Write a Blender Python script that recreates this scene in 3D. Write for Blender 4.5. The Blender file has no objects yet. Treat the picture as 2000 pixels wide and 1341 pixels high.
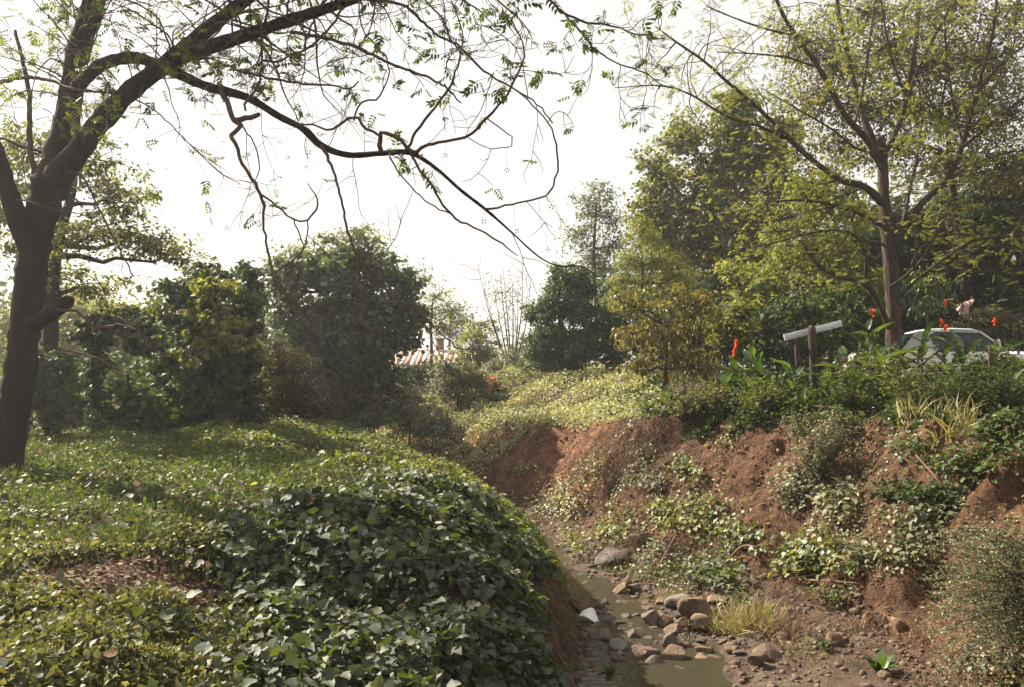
import bpy, math, random
import numpy as np
from mathutils import Vector, Matrix

# ------------------------------------------------------------------ camera, sky, sun, exposure
sc = bpy.context.scene
COL = sc.collection
rng = np.random.default_rng(11)
random.seed(11)
R = math.radians
FPX = 1556.0                      # focal length in photograph pixels (2000 wide)
CZ = 3.5                          # eye height above the creek
PITCH = math.atan(29.5 / FPX)
cam = bpy.data.cameras.new('camera')
cam_o = bpy.data.objects.new('camera', cam)
COL.objects.link(cam_o)
cam.sensor_width = 36.0
cam.lens = 36.0 * FPX / 2000.0
cam.clip_end = 2000
cam_o.location = (0, 0, CZ)
cam_o.rotation_euler = (R(90) + PITCH, 0, 0)
sc.camera = cam_o

SUN_AZ, SUN_EL = R(55), R(40)     # azimuth to the left of the view, elevation
world = bpy.data.worlds.new('World')
sc.world = world
world.use_nodes = True
wn = world.node_tree
wn.nodes.clear()
w_out = wn.nodes.new('ShaderNodeOutputWorld')
w_bg = wn.nodes.new('ShaderNodeBackground')
w_sky = wn.nodes.new('ShaderNodeTexSky')
w_sky.sky_type = 'NISHITA'
w_sky.sun_disc = False
w_sky.sun_elevation = SUN_EL
w_sky.sun_rotation = -SUN_AZ
w_sky.air_density = 1.0
w_sky.dust_density = 4.0
w_sky.ozone_density = 1.0
w_mix = wn.nodes.new('ShaderNodeMix')           # thin high haze whitens the whole sky evenly
w_mix.data_type = 'RGBA'
w_mix.inputs[0].default_value = 0.82
w_mix.inputs[7].default_value = (7.9, 7.6, 7.0, 1)
wn.links.new(w_sky.outputs[0], w_mix.inputs[6])
wn.links.new(w_mix.outputs[2], w_bg.inputs[0])
w_bg.inputs[1].default_value = 0.041
wn.links.new(w_bg.outputs[0], w_out.inputs[0])

sun = bpy.data.lights.new('sun', 'SUN')
sun.energy = 5.0
sun.angle = R(0.6)
sun.color = (1.0, 0.9, 0.74)
sun_o = bpy.data.objects.new('sun', sun)
COL.objects.link(sun_o)
SUNV = Vector((-math.sin(SUN_AZ) * math.cos(SUN_EL), math.cos(SUN_AZ) * math.cos(SUN_EL), math.sin(SUN_EL)))
sun_o.rotation_euler = SUNV.to_track_quat('Z', 'Y').to_euler()
sun_o.location = SUNV * 60

vs = sc.view_settings
vs.view_transform = 'Standard'
vs.look = 'None'
vs.gamma = 1
vs.exposure = 1.8
cy = sc.cycles
cy.max_bounces = 7
cy.diffuse_bounces = 3
cy.glossy_bounces = 2
cy.transmission_bounces = 4
cy.volume_bounces = 0
cy.sample_clamp_indirect = 4
cy.use_denoising = True
cy.caustics_reflective = False
cy.caustics_refractive = False

# ------------------------------------------------------------------ helpers
CP, SP = math.cos(PITCH), math.sin(PITCH)

def ray(x, y):
    u = (np.asarray(x, float) - 1000) / FPX
    v = (670.5 - np.asarray(y, float)) / FPX
    return np.stack([u, CP - SP * v, SP + CP * v], -1)

def P(x, y, d):
    """the point d metres ahead that stands in the direction of photograph point (x, y)"""
    r = ray(x, y)
    return r * (np.asarray(d, float) / r[..., 1])[..., None] + np.array([0, 0, CZ])

def nrm(v):
    return v / np.maximum(np.linalg.norm(v, axis=-1, keepdims=True), 1e-9)

def _hash(ix, iy, seed):
    n = (ix.astype(np.int64) * 374761393 + iy.astype(np.int64) * 668265263 + seed * 69069) & 0xffffffff
    n = ((n ^ (n >> 13)) * 1274126177) & 0xffffffff
    n = (n ^ (n >> 16)) & 0xffffffff
    return n / 4294967295.0

def vn(x, y, seed=0):
    x = np.asarray(x, float); y = np.asarray(y, float)
    ix = np.floor(x); iy = np.floor(y)
    fx = x - ix; fy = y - iy
    fx = fx * fx * (3 - 2 * fx); fy = fy * fy * (3 - 2 * fy)
    a = _hash(ix, iy, seed); b = _hash(ix + 1, iy, seed)
    c = _hash(ix, iy + 1, seed); d = _hash(ix + 1, iy + 1, seed)
    return (a + (b - a) * fx) * (1 - fy) + (c + (d - c) * fx) * fy - 0.5

def fbm(x, y, seed=0, o=4):
    s = 0; a = 1.0
    for i in range(o):
        s = s + a * vn(x * 2 ** i, y * 2 ** i, seed + i * 7); a *= 0.5
    return s

def sstep(t):
    t = np.clip(t, 0, 1)
    return t * t * (3 - 2 * t)

def make_mesh(name, V, F, mat, smooth=False, tint=None):
    me = bpy.data.meshes.new(name)
    V = np.ascontiguousarray(V, np.float32); F = np.ascontiguousarray(F, np.int32)
    k = F.shape[1]
    me.vertices.add(len(V)); me.vertices.foreach_set('co', V.ravel())
    me.loops.add(F.size); me.loops.foreach_set('vertex_index', F.ravel())
    me.polygons.add(len(F)); me.polygons.foreach_set('loop_start', np.arange(0, F.size, k, dtype=np.int32))
    if smooth:
        me.polygons.foreach_set('use_smooth', np.ones(len(F), bool))
    me.update(calc_edges=True)
    if tint is not None:
        a = me.attributes.new('tint', 'FLOAT', 'POINT')
        a.data.foreach_set('value', np.ascontiguousarray(tint, np.float32))
    me.materials.append(mat)
    return me

def tag(o, label=None, cat=None, group=None, kind=None):
    if label: o['label'] = label
    if cat: o['category'] = cat
    if group: o['group'] = group
    if kind: o['kind'] = kind
    return o

def thing(name, label, cat, loc, group=None):
    o = bpy.data.objects.new(name, None)
    o.empty_display_size = 0.2
    o.location = [float(c) for c in loc]
    COL.objects.link(o)
    return tag(o, label, cat, group)

def add(name, V, F, mat, parent=None, smooth=False, tint=None, kind=None, local=False):
    """one mesh object from world-space vertices, as a part of parent if given"""
    V = np.asarray(V, float).reshape(-1, 3)
    if parent is not None and not local:
        root = parent
        off = np.array(root.location)
        while root.parent is not None:
            root = root.parent; off = off + np.array(root.location)
        V = V - off
    o = bpy.data.objects.new(name, make_mesh(name, V, np.asarray(F), mat, smooth, tint))
    COL.objects.link(o)
    if parent is not None: o.parent = parent
    if kind: o['kind'] = kind
    return o

def inst(name, me, M, parent=None):
    o = bpy.data.objects.new(name, me)
    COL.objects.link(o)
    if parent is not None:
        o.parent = parent
        M = Matrix.Translation(-Vector(parent.location)) @ M
    o.matrix_basis = M
    return o

class Buf:
    """collects triangle geometry for one mesh"""
    def __init__(s): s.V = []; s.F = []; s.T = []; s.n = 0
    def put(s, V, F, t=0.5):
        V = np.asarray(V, float).reshape(-1, 3)
        s.V.append(V); s.F.append(np.asarray(F, int) + s.n); s.n += len(V)
        s.T.append(np.full(len(V), t) if np.isscalar(t) else np.asarray(t))
    def obj(s, name, mat, parent=None, smooth=False, kind=None):
        if not s.V: return None
        return add(name, np.concatenate(s.V), np.concatenate(s.F), mat, parent, smooth, np.concatenate(s.T), kind)

def spline(pts, step=0.12):
    """Catmull-Rom through pts (rows x,y,z,r...)"""
    p = np.asarray(pts, float)
    if len(p) < 3:
        n = max(2, int(np.linalg.norm(p[-1, :3] - p[0, :3]) / step))
        t = np.linspace(0, 1, n + 1)[:, None]
        return p[0] * (1 - t) + p[-1] * t
    q = np.vstack([2 * p[0] - p[1], p, 2 * p[-1] - p[-2]])
    out = []
    for i in range(1, len(q) - 2):
        L = np.linalg.norm(q[i + 1, :3] - q[i, :3])
        n = max(1, int(L / step))
        t = np.linspace(0, 1, n, endpoint=False)[:, None]
        a, b, c, d = q[i - 1], q[i], q[i + 1], q[i + 2]
        out.append(0.5 * (2 * b + (c - a) * t + (2 * a - 5 * b + 4 * c - d) * t ** 2 + (3 * b - a - 3 * c + d) * t ** 3))
    out.append(p[-1][None])
    return np.vstack(out)

def tube(path, rad, k=6):
    path = np.asarray(path, float); m = len(path)
    rad = np.broadcast_to(np.asarray(rad, float), (m,))
    tan = np.gradient(path, axis=0); tan = nrm(tan)
    up = np.array([0.31, 0.17, 0.93])
    if abs(tan[0] @ up) > 0.9: up = np.array([1.0, 0.1, 0.0])
    u = nrm(np.cross(tan[0], up)); U = np.empty((m, 3))
    for i in range(m):
        u = u - tan[i] * (u @ tan[i]); u = u / max(np.linalg.norm(u), 1e-9); U[i] = u
    W = np.cross(tan, U)
    a = np.arange(k) * 2 * math.pi / k
    V = (path[:, None] + rad[:, None, None] * (np.cos(a)[None, :, None] * U[:, None] + np.sin(a)[None, :, None] * W[:, None])).reshape(-1, 3)
    i = np.arange(m - 1)[:, None] * k; j = np.arange(k)[None]; j2 = (j + 1) % k
    q = np.stack([i + j, i + j2, i + k + j2, i + k + j], -1).reshape(-1, 4)
    F = np.vstack([q[:, [0, 1, 2]], q[:, [0, 2, 3]]])
    V = np.vstack([V, path[-1] + tan[-1] * rad[-1] * 0.6])
    e = (m - 1) * k
    F = np.vstack([F, np.stack([e + np.arange(k), e + (np.arange(k) + 1) % k, np.full(k, m * k)], -1)])
    return V, F

def rot_rows(ydir, n):
    """rows: local x, y (long axis), z (normal)"""
    n = nrm(n)
    y = nrm(ydir - (ydir * n).sum(-1, keepdims=True) * n)
    x = np.cross(y, n)
    return x, y, n

def scatter(tm, pos, ydir, n, size, tint):
    TV, TF = tm
    x, y, z = rot_rows(ydir, n)
    s = np.broadcast_to(np.asarray(size, float), (len(pos),))[:, None, None]
    V = pos[:, None] + s * (TV[None, :, 0:1] * x[:, None] + TV[None, :, 1:2] * y[:, None] + TV[None, :, 2:3] * z[:, None])
    F = (TF[None] + (np.arange(len(pos)) * len(TV))[:, None, None]).reshape(-1, 3)
    return V.reshape(-1, 3), F, np.repeat(np.broadcast_to(tint, (len(pos),)), len(TV))

def rnd(n, k=3): return rng.normal(size=(n, k))

# leaf shapes: base at the origin, long axis +y, unit length
def T(v, f): return np.array(v, float), np.array(f, int)
L_DIAM = T([(0, 0, 0), (.27, .42, .07), (0, 1, -.1), (-.27, .42, .07)], [(0, 1, 2), (0, 2, 3)])
L_WIDE = T([(0, 0, 0), (.42, .4, .08), (0, 1, -.12), (-.42, .4, .08)], [(0, 1, 2), (0, 2, 3)])
L_LANCE = T([(0, 0, 0), (.13, .3, .04), (.11, .65, .0), (0, 1, -.18), (-.11, .65, .0), (-.13, .3, .04)],
            [(0, 1, 5), (1, 2, 5), (2, 4, 5), (2, 3, 4)])
L_ROUND = T([(0, 0, 0), (.33, .22, .05), (.36, .6, .04), (0, 1, -.12), (-.36, .6, .04), (-.33, .22, .05), (0, .5, -.03)],
            [(0, 1, 6), (1, 2, 6), (2, 3, 6), (3, 4, 6), (4, 5, 6), (5, 0, 6)])
_kr = [(.3, .1, .05), (.47, .4, .07), (.3, .55, .04), (.22, .82, -.01)]
_kv = [(0, 0, 0), (0, .5, -.04), (0, 1, -.2)] + _kr + [(-a, b, c) for a, b, c in _kr]
L_KUDZU = T(_kv, [(0, 3, 1), (3, 4, 1), (4, 5, 1), (5, 6, 1), (6, 2, 1), (7, 0, 1), (8, 7, 1), (9, 8, 1), (10, 9, 1), (2, 10, 1)])
L_GRASS = T([(-.02, 0, 0), (.02, 0, 0), (-.018, .4, .05), (.018, .4, .05), (-.012, .75, -.02), (.012, .75, -.02), (0, 1, -.2)],
            [(0, 1, 3), (0, 3, 2), (2, 3, 5), (2, 5, 4), (4, 5, 6)])

L_STEM = (L_GRASS[0] * np.array([.55, 1, 1]), L_GRASS[1])
def rotz2(V, a, off=(0, 0, 0), s=1.0):
    c, n = math.cos(a), math.sin(a)
    return np.stack([V[:, 0] * c - V[:, 1] * n, V[:, 0] * n + V[:, 1] * c, V[:, 2]], -1) * s + np.array(off)

def combine(parts):
    V = []; F = []; k = 0
    for v, f in parts:
        V.append(v); F.append(f + k); k += len(v)
    return np.vstack(V), np.vstack(F)

L_TRI = combine([(rotz2(L_KUDZU[0], 0, (0, .22, .05), .8), L_KUDZU[1]),
                 (rotz2(L_KUDZU[0], 1.25, (-.03, .12, .03), .7), L_KUDZU[1]),
                 (rotz2(L_KUDZU[0], -1.25, (.03, .12, .03), .7), L_KUDZU[1])])
_pin = [(np.array([(-.008, 0, 0), (.008, 0, 0), (0, .95, -.16)]), np.array([(0, 1, 2)]))]
for _i in range(5):
    _y = .22 + .16 * _i
    for _s in (-1, 1):
        _v = rotz2(L_LANCE[0] * np.array([1.5, 1, 1]), _s * (1.0 - .08 * _i) + .25 * math.sin(_i * 5.1 + _s), (0, _y + .03 * _s, -.17 * _y * _y), .36 + .06 * math.sin(_i * 3 + _s * 2))
        _v[:, 2] -= np.abs(_v[:, 0]) * .35
        _pin.append((_v, L_LANCE[1]))
_pin.append((rotz2(L_LANCE[0], 0, (0, .92, -.15), .34), L_LANCE[1]))
L_PIN = combine(_pin)

_pin = []
for _i in range(4):
    _y = .22 + .2 * _i
    for _s in (-1, 1):
        _v = rotz2(L_DIAM[0] * np.array([.75, 1, 1]), _s * (1.0 - .08 * _i), (0, _y, -.17 * _y * _y), .36)
        _v[:, 2] -= np.abs(_v[:, 0]) * .35
        _pin.append((_v, L_DIAM[1]))
_pin.append((rotz2(L_DIAM[0], 0, (0, .92, -.15), .34), L_DIAM[1]))
L_PINS = combine(_pin)

# ------------------------------------------------------------------ materials
def mat_new(name):
    m = bpy.data.materials.new(name); m.use_nodes = True
    nt = m.node_tree; nt.nodes.clear()
    return m, nt, nt.nodes, nt.links

def ramp(nodes, stops):
    r = nodes.new('ShaderNodeValToRGB')
    e = r.color_ramp.elements
    while len(e) < len(stops): e.new(0.5)
    for i, (p, c) in enumerate(stops):
        e[i].position = p; e[i].color = (*c, 1)
    return r

def leaf_mat(name, c0, c1, c2, trans=0.4, rough=0.45, spec=0.4, tcol=(1.4, 1.38, .55)):
    m, nt, N, L = mat_new(name)
    out = N.new('ShaderNodeOutputMaterial')
    at = N.new('ShaderNodeAttribute'); at.attribute_name = 'tint'
    oi = N.new('ShaderNodeObjectInfo')
    ad = N.new('ShaderNodeMath'); ad.operation = 'MULTIPLY_ADD'
    L.new(oi.outputs['Random'], ad.inputs[0]); ad.inputs[1].default_value = .14; L.new(at.outputs['Fac'], ad.inputs[2])
    r = ramp(N, [(0.0, c0), (0.5, c1), (1.0, c2)])
    L.new(ad.outputs[0], r.inputs[0])
    tc = N.new('ShaderNodeTexCoord')
    nz = N.new('ShaderNodeTexNoise'); nz.inputs['Scale'].default_value = 9.0; nz.inputs['Detail'].default_value = 3
    L.new(tc.outputs['Object'], nz.inputs['Vector'])
    hv = N.new('ShaderNodeHueSaturation')
    mr = N.new('ShaderNodeMapRange'); mr.inputs[1].default_value = .3; mr.inputs[2].default_value = .7
    mr.inputs[3].default_value = .8; mr.inputs[4].default_value = 1.2
    L.new(nz.outputs['Fac'], mr.inputs[0]); L.new(mr.outputs[0], hv.inputs['Value']); L.new(r.outputs[0], hv.inputs['Color'])
    b = N.new('ShaderNodeBsdfPrincipled')
    b.inputs['Roughness'].default_value = rough
    b.inputs['Specular IOR Level'].default_value = spec
    L.new(hv.outputs[0], b.inputs['Base Color'])
    t = N.new('ShaderNodeBsdfTranslucent')
    mx = N.new('ShaderNodeMix'); mx.data_type = 'RGBA'; mx.blend_type = 'MULTIPLY'; mx.inputs[0].default_value = 1
    L.new(hv.outputs[0], mx.inputs[6]); mx.inputs[7].default_value = (*tcol, 1)
    L.new(mx.outputs[2], t.inputs['Color'])
    s = N.new('ShaderNodeMixShader'); s.inputs[0].default_value = trans
    L.new(b.outputs[0], s.inputs[1]); L.new(t.outputs[0], s.inputs[2]); L.new(s.outputs[0], out.inputs[0])
    return m

def solid_mat(name, c0, c1, scale=6.0, rough=0.85, bump=0.4, bscale=None, spec=0.3, stretch=(1, 1, 1), detail=6, lo=.3, hi=.7, dist=0.02):
    m, nt, N, L = mat_new(name)
    out = N.new('ShaderNodeOutputMaterial')
    b = N.new('ShaderNodeBsdfPrincipled')
    b.inputs['Roughness'].default_value = rough; b.inputs['Specular IOR Level'].default_value = spec
    tc = N.new('ShaderNodeTexCoord'); mp = N.new('ShaderNodeMapping'); mp.inputs['Scale'].default_value = stretch
    L.new(tc.outputs['Object'], mp.inputs[0])
    n = N.new('ShaderNodeTexNoise'); n.inputs['Scale'].default_value = scale; n.inputs['Detail'].default_value = detail
    n.inputs['Roughness'].default_value = .65
    L.new(mp.outputs[0], n.inputs['Vector'])
    r = ramp(N, [(lo, c0), (hi, c1)]); L.new(n.outputs['Fac'], r.inputs[0]); L.new(r.outputs[0], b.inputs['Base Color'])
    if bump:
        n2 = N.new('ShaderNodeTexNoise'); n2.inputs['Scale'].default_value = bscale or scale * 3; n2.inputs['Detail'].default_value = 6
        L.new(mp.outputs[0], n2.inputs['Vector'])
        bp = N.new('ShaderNodeBump'); bp.inputs['Strength'].default_value = bump; bp.inputs['Distance'].default_value = dist
        L.new(n2.outputs['Fac'], bp.inputs['Height']); L.new(bp.outputs[0], b.inputs['Normal'])
    L.new(b.outputs[0], out.inputs[0])
    return m

M = {}
M['bark_dark'] = solid_mat('bark_dark', (.007, .0045, .004), (.028, .019, .016), 7, .95, 1.0, 16, .15, (1, 1, .22), dist=.05)
M['bark_brown'] = solid_mat('bark_brown', (.026, .018, .013), (.085, .06, .045), 8, .95, 1.0, 18, .15, (1, 1, .25), dist=.04)
M['bark_far'] = solid_mat('bark_far', (.03, .022, .018), (.09, .068, .054), 5, .95, .5, 12, .15, (1, 1, .3))
M['twig'] = solid_mat('twig', (.05, .03, .022), (.10, .065, .048), 12, .9, 0, spec=.2)
M['lf_pecan'] = leaf_mat('lf_pecan', (.05, .075, .014), (.085, .115, .022), (.16, .17, .035), .5, .5, .3)
M['lf_olive'] = leaf_mat('lf_olive', (.052, .07, .018), (.10, .122, .032), (.2, .2, .065), .48, .6, .22)
M['lf_yel'] = leaf_mat('lf_yel', (.065, .09, .02), (.125, .15, .035), (.25, .245, .075), .48, .55, .25)
M['lf_mid'] = leaf_mat('lf_mid', (.024, .04, .014), (.045, .068, .022), (.095, .115, .035), .4, .6, .22)
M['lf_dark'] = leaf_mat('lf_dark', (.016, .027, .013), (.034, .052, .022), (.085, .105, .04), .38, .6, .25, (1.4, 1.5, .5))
M['lf_ever'] = leaf_mat('lf_ever', (.022, .042, .018), (.044, .072, .029), (.1, .13, .05), .32, .5, .3)
M['lf_gold'] = leaf_mat('lf_gold', (.06, .066, .018), (.115, .11, .032), (.22, .185, .065), .42, .45, .35, (1.5, 1.35, .45))
M['lf_blue'] = leaf_mat('lf_blue', (.036, .055, .034), (.07, .096, .056), (.15, .175, .095), .42, .6, .3)
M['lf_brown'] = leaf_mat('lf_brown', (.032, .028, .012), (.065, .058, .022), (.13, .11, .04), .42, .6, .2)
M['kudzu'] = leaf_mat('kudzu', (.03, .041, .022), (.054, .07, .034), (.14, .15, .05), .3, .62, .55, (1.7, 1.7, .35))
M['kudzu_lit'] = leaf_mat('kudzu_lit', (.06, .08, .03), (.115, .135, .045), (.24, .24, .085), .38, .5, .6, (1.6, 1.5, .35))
M['herb'] = leaf_mat('herb', (.032, .05, .015), (.06, .086, .023), (.125, .145, .045), .4, .55, .3)
M['weed_tan'] = leaf_mat('weed_tan', (.055, .066, .024), (.11, .122, .048), (.22, .21, .11), .35, .55, .35, (1.4, 1.3, .5))
M['pale_weed'] = leaf_mat('pale_weed', (.16, .185, .085), (.27, .285, .145), (.45, .44, .27), .36, .55, .35, (1.25, 1.15, .6))
M['grey_leaf'] = leaf_mat('grey_leaf', (.065, .078, .04), (.13, .14, .075), (.24, .24, .15), .28, .6, .35, (1.3, 1.3, .6))
M['canna'] = leaf_mat('canna', (.02, .04, .013), (.036, .064, .02), (.075, .11, .03), .34, .4, .45, (1.7, 1.75, .4))
M['grass'] = leaf_mat('grass', (.12, .13, .05), (.22, .2, .09), (.36, .31, .17), .35, .55, .3, (1.3, 1.2, .5))
M['straw'] = leaf_mat('straw', (.05, .03, .02), (.13, .082, .05), (.3, .215, .13), .12, .8, .15, (1.1, 1, .8))
M['dry_stem'] = solid_mat('dry_stem', (.08, .046, .03), (.19, .12, .075), 9, .95, 0, spec=.1)
M['petal'] = leaf_mat('petal', (.45, .02, .01), (.6, .04, .012), (.7, .12, .02), .35, .5, .3, (1.2, 1, .8))
M['rock_brown'] = solid_mat('rock_brown', (.055, .035, .025), (.16, .108, .076), 7, .85, 1.0, 26)
M['rock_tan'] = solid_mat('rock_tan', (.075, .05, .032), (.21, .145, .092), 8, .9, 1.0, 26)
M['rock_grey'] = solid_mat('rock_grey', (.06, .048, .037), (.18, .145, .115), 6, .8, .9, 24)
M['rock_wet'] = solid_mat('rock_wet', (.06, .052, .045), (.16, .145, .13), 6, .28, .4, 20, .5)
M['rock_dark'] = solid_mat('rock_dark', (.045, .032, .026), (.11, .08, .062), 7, .7, .7, 22)
M['rock_white'] = solid_mat('rock_white', (.6, .6, .62), (.85, .86, .88), 5, .6, .3, 15)
M['clay_stone'] = solid_mat('clay_stone', (.12, .062, .04), (.26, .16, .1), 9, .95, 1.0, 24)
M['post_wood'] = solid_mat('post_wood', (.025, .016, .012), (.085, .06, .046), 9, .95, .9, 26, .1, (1, 1, .15))
M['board_paint'] = solid_mat('board_paint', (.2, .2, .2), (.58, .6, .62), 45, .85, .5, 60, .2, (.05, 1, 1), lo=.32, hi=.5)
M['wire'] = solid_mat('wire', (.1, .06, .045), (.24, .16, .12), 40, .7, 0)

# ------------------------------------------------------------------ terrain
YK = np.array([-6, 3, 6, 8.5, 10, 12.1, 14.3, 16.5, 19, 21, 23, 27, 45])
LBK = np.array([.55, .5, .5, .66, .7, .62, .4, -.1, -1.2, -2.8, -4.6, -7.4, -17])
RBK = np.array([3.0, 2.9, 2.75, 2.6, 2.4, 1.7, 1.0, .5, -.5, -2.1, -3.8, -6.5, -16])
FTK = np.array([4.7, 4.7, 4.6, 4.4, 4.45, 3.5, 2.0, 1.05, -.15, -1.7, -3.4, -6.0, -15.5])
TPK = np.array([8.0, 7.7, 7.2, 6.9, 6.8, 6.1, 4.75, 2.9, 1.25, .2, -1.0, -3.6, -13])
TLK = np.array([-1.6, -1.6, -1.6, -1.55, -1.6, -1.75, -1.8, -2.3, -3.2, -4.8, -6.6, -9.4, -19])
ZTK = np.array([2.3, 2.3, 2.35, 2.4, 2.42, 2.42, 2.42, 2.32, 1.95, 1.7, 1.5, 1.6, 1.9])
def ky(Y, K): return np.interp(Y, YK, K)

def H(X, Y):
    X = np.asarray(X, float); Y = np.asarray(Y, float)
    w = .12 * vn(Y * .9, Y * 0 + 3.1, 5)
    lb, rb, ft, tp, tl = ky(Y, LBK) + w, ky(Y, RBK) + w, ky(Y, FTK) + w, ky(Y, TPK) + 2 * w, ky(Y, TLK) + 2 * w
    ft = ft + .22 * vn(Y * 2.7, Y * 0 + 9.3, 6); tp = tp + .8 * (np.abs(vn(Y * 1.9, Y * 0 + 4.2, 7)) - .2) + .25 * vn(Y * 5.5, Y * 0 + 1.2, 8)
    zt = ky(Y, ZTK)
    g = np.exp(-((X + 3.2) ** 2 / 7 + (Y - 14.6) ** 2 / 5))
    zl = 1.93 + .12 * g - .58 * sstep((X + 5.2) / 2.8) * sstep((Y - 11) / 3) + .22 * fbm(X * .35, Y * .35, 21, 3) * sstep((tl + .8 - X) / 1.5 + .4)
    zl = zl - .25 * np.exp(-((X + 1.2) ** 2 / .5 + (Y - 6.6) ** 2 / .5)) + .16 * np.exp(-((X + 1.6) ** 2 / .8 + (Y - 8.4) ** 2 / .9))
    # the near lobe lies lower than the terrace behind it, with lumps and hollows between
    stp = 7.3 + .5 * vn(X * .9, X * 0 + 2.2, 12)
    zl = zl - .42 * sstep((X + 3.0 + .25 * Y - 1.4) / 1.1) * sstep((stp - Y) / .8)
    zl = zl + .30 * fbm(X * .95 + 3, Y * .95, 23, 2) * sstep((X + 3.2) / 1.2)
    t = np.clip((X - tl + .35 * vn(Y * 1.1, Y * 0 + 6.6, 14)) / (lb - tl), 0, 1)
    left = zl * np.power(np.maximum(1 - t ** 2.1, 0), .6) - .08 * t
    bar = .02 + .22 * sstep((X - rb) / np.maximum(ft - rb, .1)) - .1 * (X < rb)
    bed = np.where(X < rb, -.06 + .15 * fbm(X * 1.6, Y * 1.6, 321, 2) + .06 * sstep((X - rb + .3) / .3), .02 + .2 * sstep((X - rb) / np.maximum(ft - rb, .1)))
    s = np.clip((X - ft) / (tp - ft), 0, 1)
    e = np.interp(Y, [10, 14, 17, 20], [1.25, 1.1, .95, .85])
    bank = .2 + (zt - .2) * np.power(s, e)
    crown = zt + np.interp(Y, [13, 18, 22], [.55, .75, 1.3]) * sstep((X - tp) / 5.5)
    z = np.where(X < lb, left, np.where(X < ft, bed, np.where(X < tp, bank, crown)))
    # erosion and roughness
    onb = sstep((X - ft) / .4) * sstep((tp + .6 - X) / .6)
    al = Y * .9 - X * .35
    z = z + onb * (.42 * fbm(al * .9, X * .45, 31, 4) + .30 * (np.abs(vn(al * 3.4, X * .5, 41)) - .22) + .14 * (np.abs(vn(al * 8, X * .9, 43)) - .22) + .16 * (fbm(X * 4.5, Y * 4.5, 51, 3)) + .10 * (np.abs(vn(X * 2.6 + .5, Y * 2.6, 53)) - .2))
    z = z + .05 * fbm(X * 2.2, Y * 2.2, 61, 4) * np.where((X > lb) & (X < rb), .6, 1.0)
    z = z + .03 * fbm(X * 7, Y * 7, 71, 2)
    for cx_, cy_, a_, r_ in ((2.55, 13.4, .32, .18), (1.95, 13.6, -.25, .1), (5.3, 9.9, -.3, .1)):
        z = z + a_ * np.exp(-((X - cx_) ** 2 + (Y - cy_) ** 2) / r_)
    far = sstep((Y - 30) / 25)
    z = z * (1 - far) + far * (1.2 + .5 * fbm(X * .05, Y * .05, 81, 2))
    return z

def axis(segs):
    out = []
    for a, b, n in segs: out.append(np.linspace(a, b, n, endpoint=False))
    return np.concatenate(out + [np.array([segs[-1][1]])])

GX = axis([(-160, -40, 14), (-40, -12, 24), (-12, -4, 66), (-4, 8.5, 175), (8.5, 16, 50), (16, 40, 24), (40, 160, 14)])
GY = axis([(-30, 2, 20), (2, 16, 195), (16, 24, 90), (24, 34, 50), (34, 60, 26), (60, 260, 20)])
XX, YY = np.meshgrid(GX, GY)
ZZ = H(XX, YY)
nx, ny = len(GX), len(GY)
TV = np.stack([XX, YY, ZZ], -1).reshape(-1, 3)
ii = (np.arange(ny - 1)[:, None] * nx + np.arange(nx - 1)[None]).ravel()
TF = np.stack([ii, ii + 1, ii + nx + 1, ii + nx], -1)
terrain_me = None

def hq(X, Y):
    """bilinear height lookup on the built sheet"""
    X = np.asarray(X, float); Y = np.asarray(Y, float)
    i = np.clip(np.searchsorted(GX, X) - 1, 0, nx - 2); j = np.clip(np.searchsorted(GY, Y) - 1, 0, ny - 2)
    u = np.clip((X - GX[i]) / (GX[i + 1] - GX[i]), 0, 1); v = np.clip((Y - GY[j]) / (GY[j + 1] - GY[j]), 0, 1)
    return (ZZ[j, i] * (1 - u) + ZZ[j, i + 1] * u) * (1 - v) + (ZZ[j + 1, i] * (1 - u) + ZZ[j + 1, i + 1] * u) * v

def hn(X, Y, e=.12):
    return nrm(np.stack([hq(X - e, Y) - hq(X + e, Y), hq(X, Y - e) - hq(X, Y + e), np.full(np.shape(X), 2 * e)], -1))

def G(x, y):
    """where the sight line through photograph point (x, y) meets the ground (vectorised)"""
    r = ray(np.atleast_1d(x), np.atleast_1d(y))
    t = np.full(len(r), 2.0); hit = np.zeros(len(r), bool)
    for _ in range(900):
        p = r * t[:, None]
        below = (CZ + p[:, 2]) < hq(p[:, 0], p[:, 1])
        hit |= below
        if hit.all(): break
        t = np.where(hit, t, t + .03 + t * .002)
    p = r * t[:, None] + np.array([0, 0, CZ])
    p[:, 2] = hq(p[:, 0], p[:, 1])
    return p

def G1(x, y): return G([x], [y])[0]

# soil masks carried by the sheet: clay, sand, litter
ft_, tp_, rb_, lb_, tl_ = ky(YY, FTK), ky(YY, TPK), ky(YY, RBK), ky(YY, LBK), ky(YY, TLK)
s_ = (XX - ft_) / (tp_ - ft_)
clay = sstep((s_ + .05) / .2) * sstep((1.25 - s_) / .2)
redclay = clay * np.clip(.85 * sstep((YY - 15.5) / 3) + .6 * sstep((fbm(XX * .8, YY * .8, 91, 3)) / .4) * .7 + .8 * np.exp(-((XX - 7) ** 2 / 1.5 + (YY - 12) ** 2 / 1.5)), 0, 1)
redclay = np.maximum(redclay, .35 * sstep((XX - tl_) / (lb_ - tl_) * 2 - 1.1) * (XX < lb_ + .1))
sand = sstep((XX - lb_ + .1) / .2) * sstep((ft_ + .3 - XX) / .6) * sstep((.3 - ZZ) / .25)
far_ = sstep((YY - 24) / 8)

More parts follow.
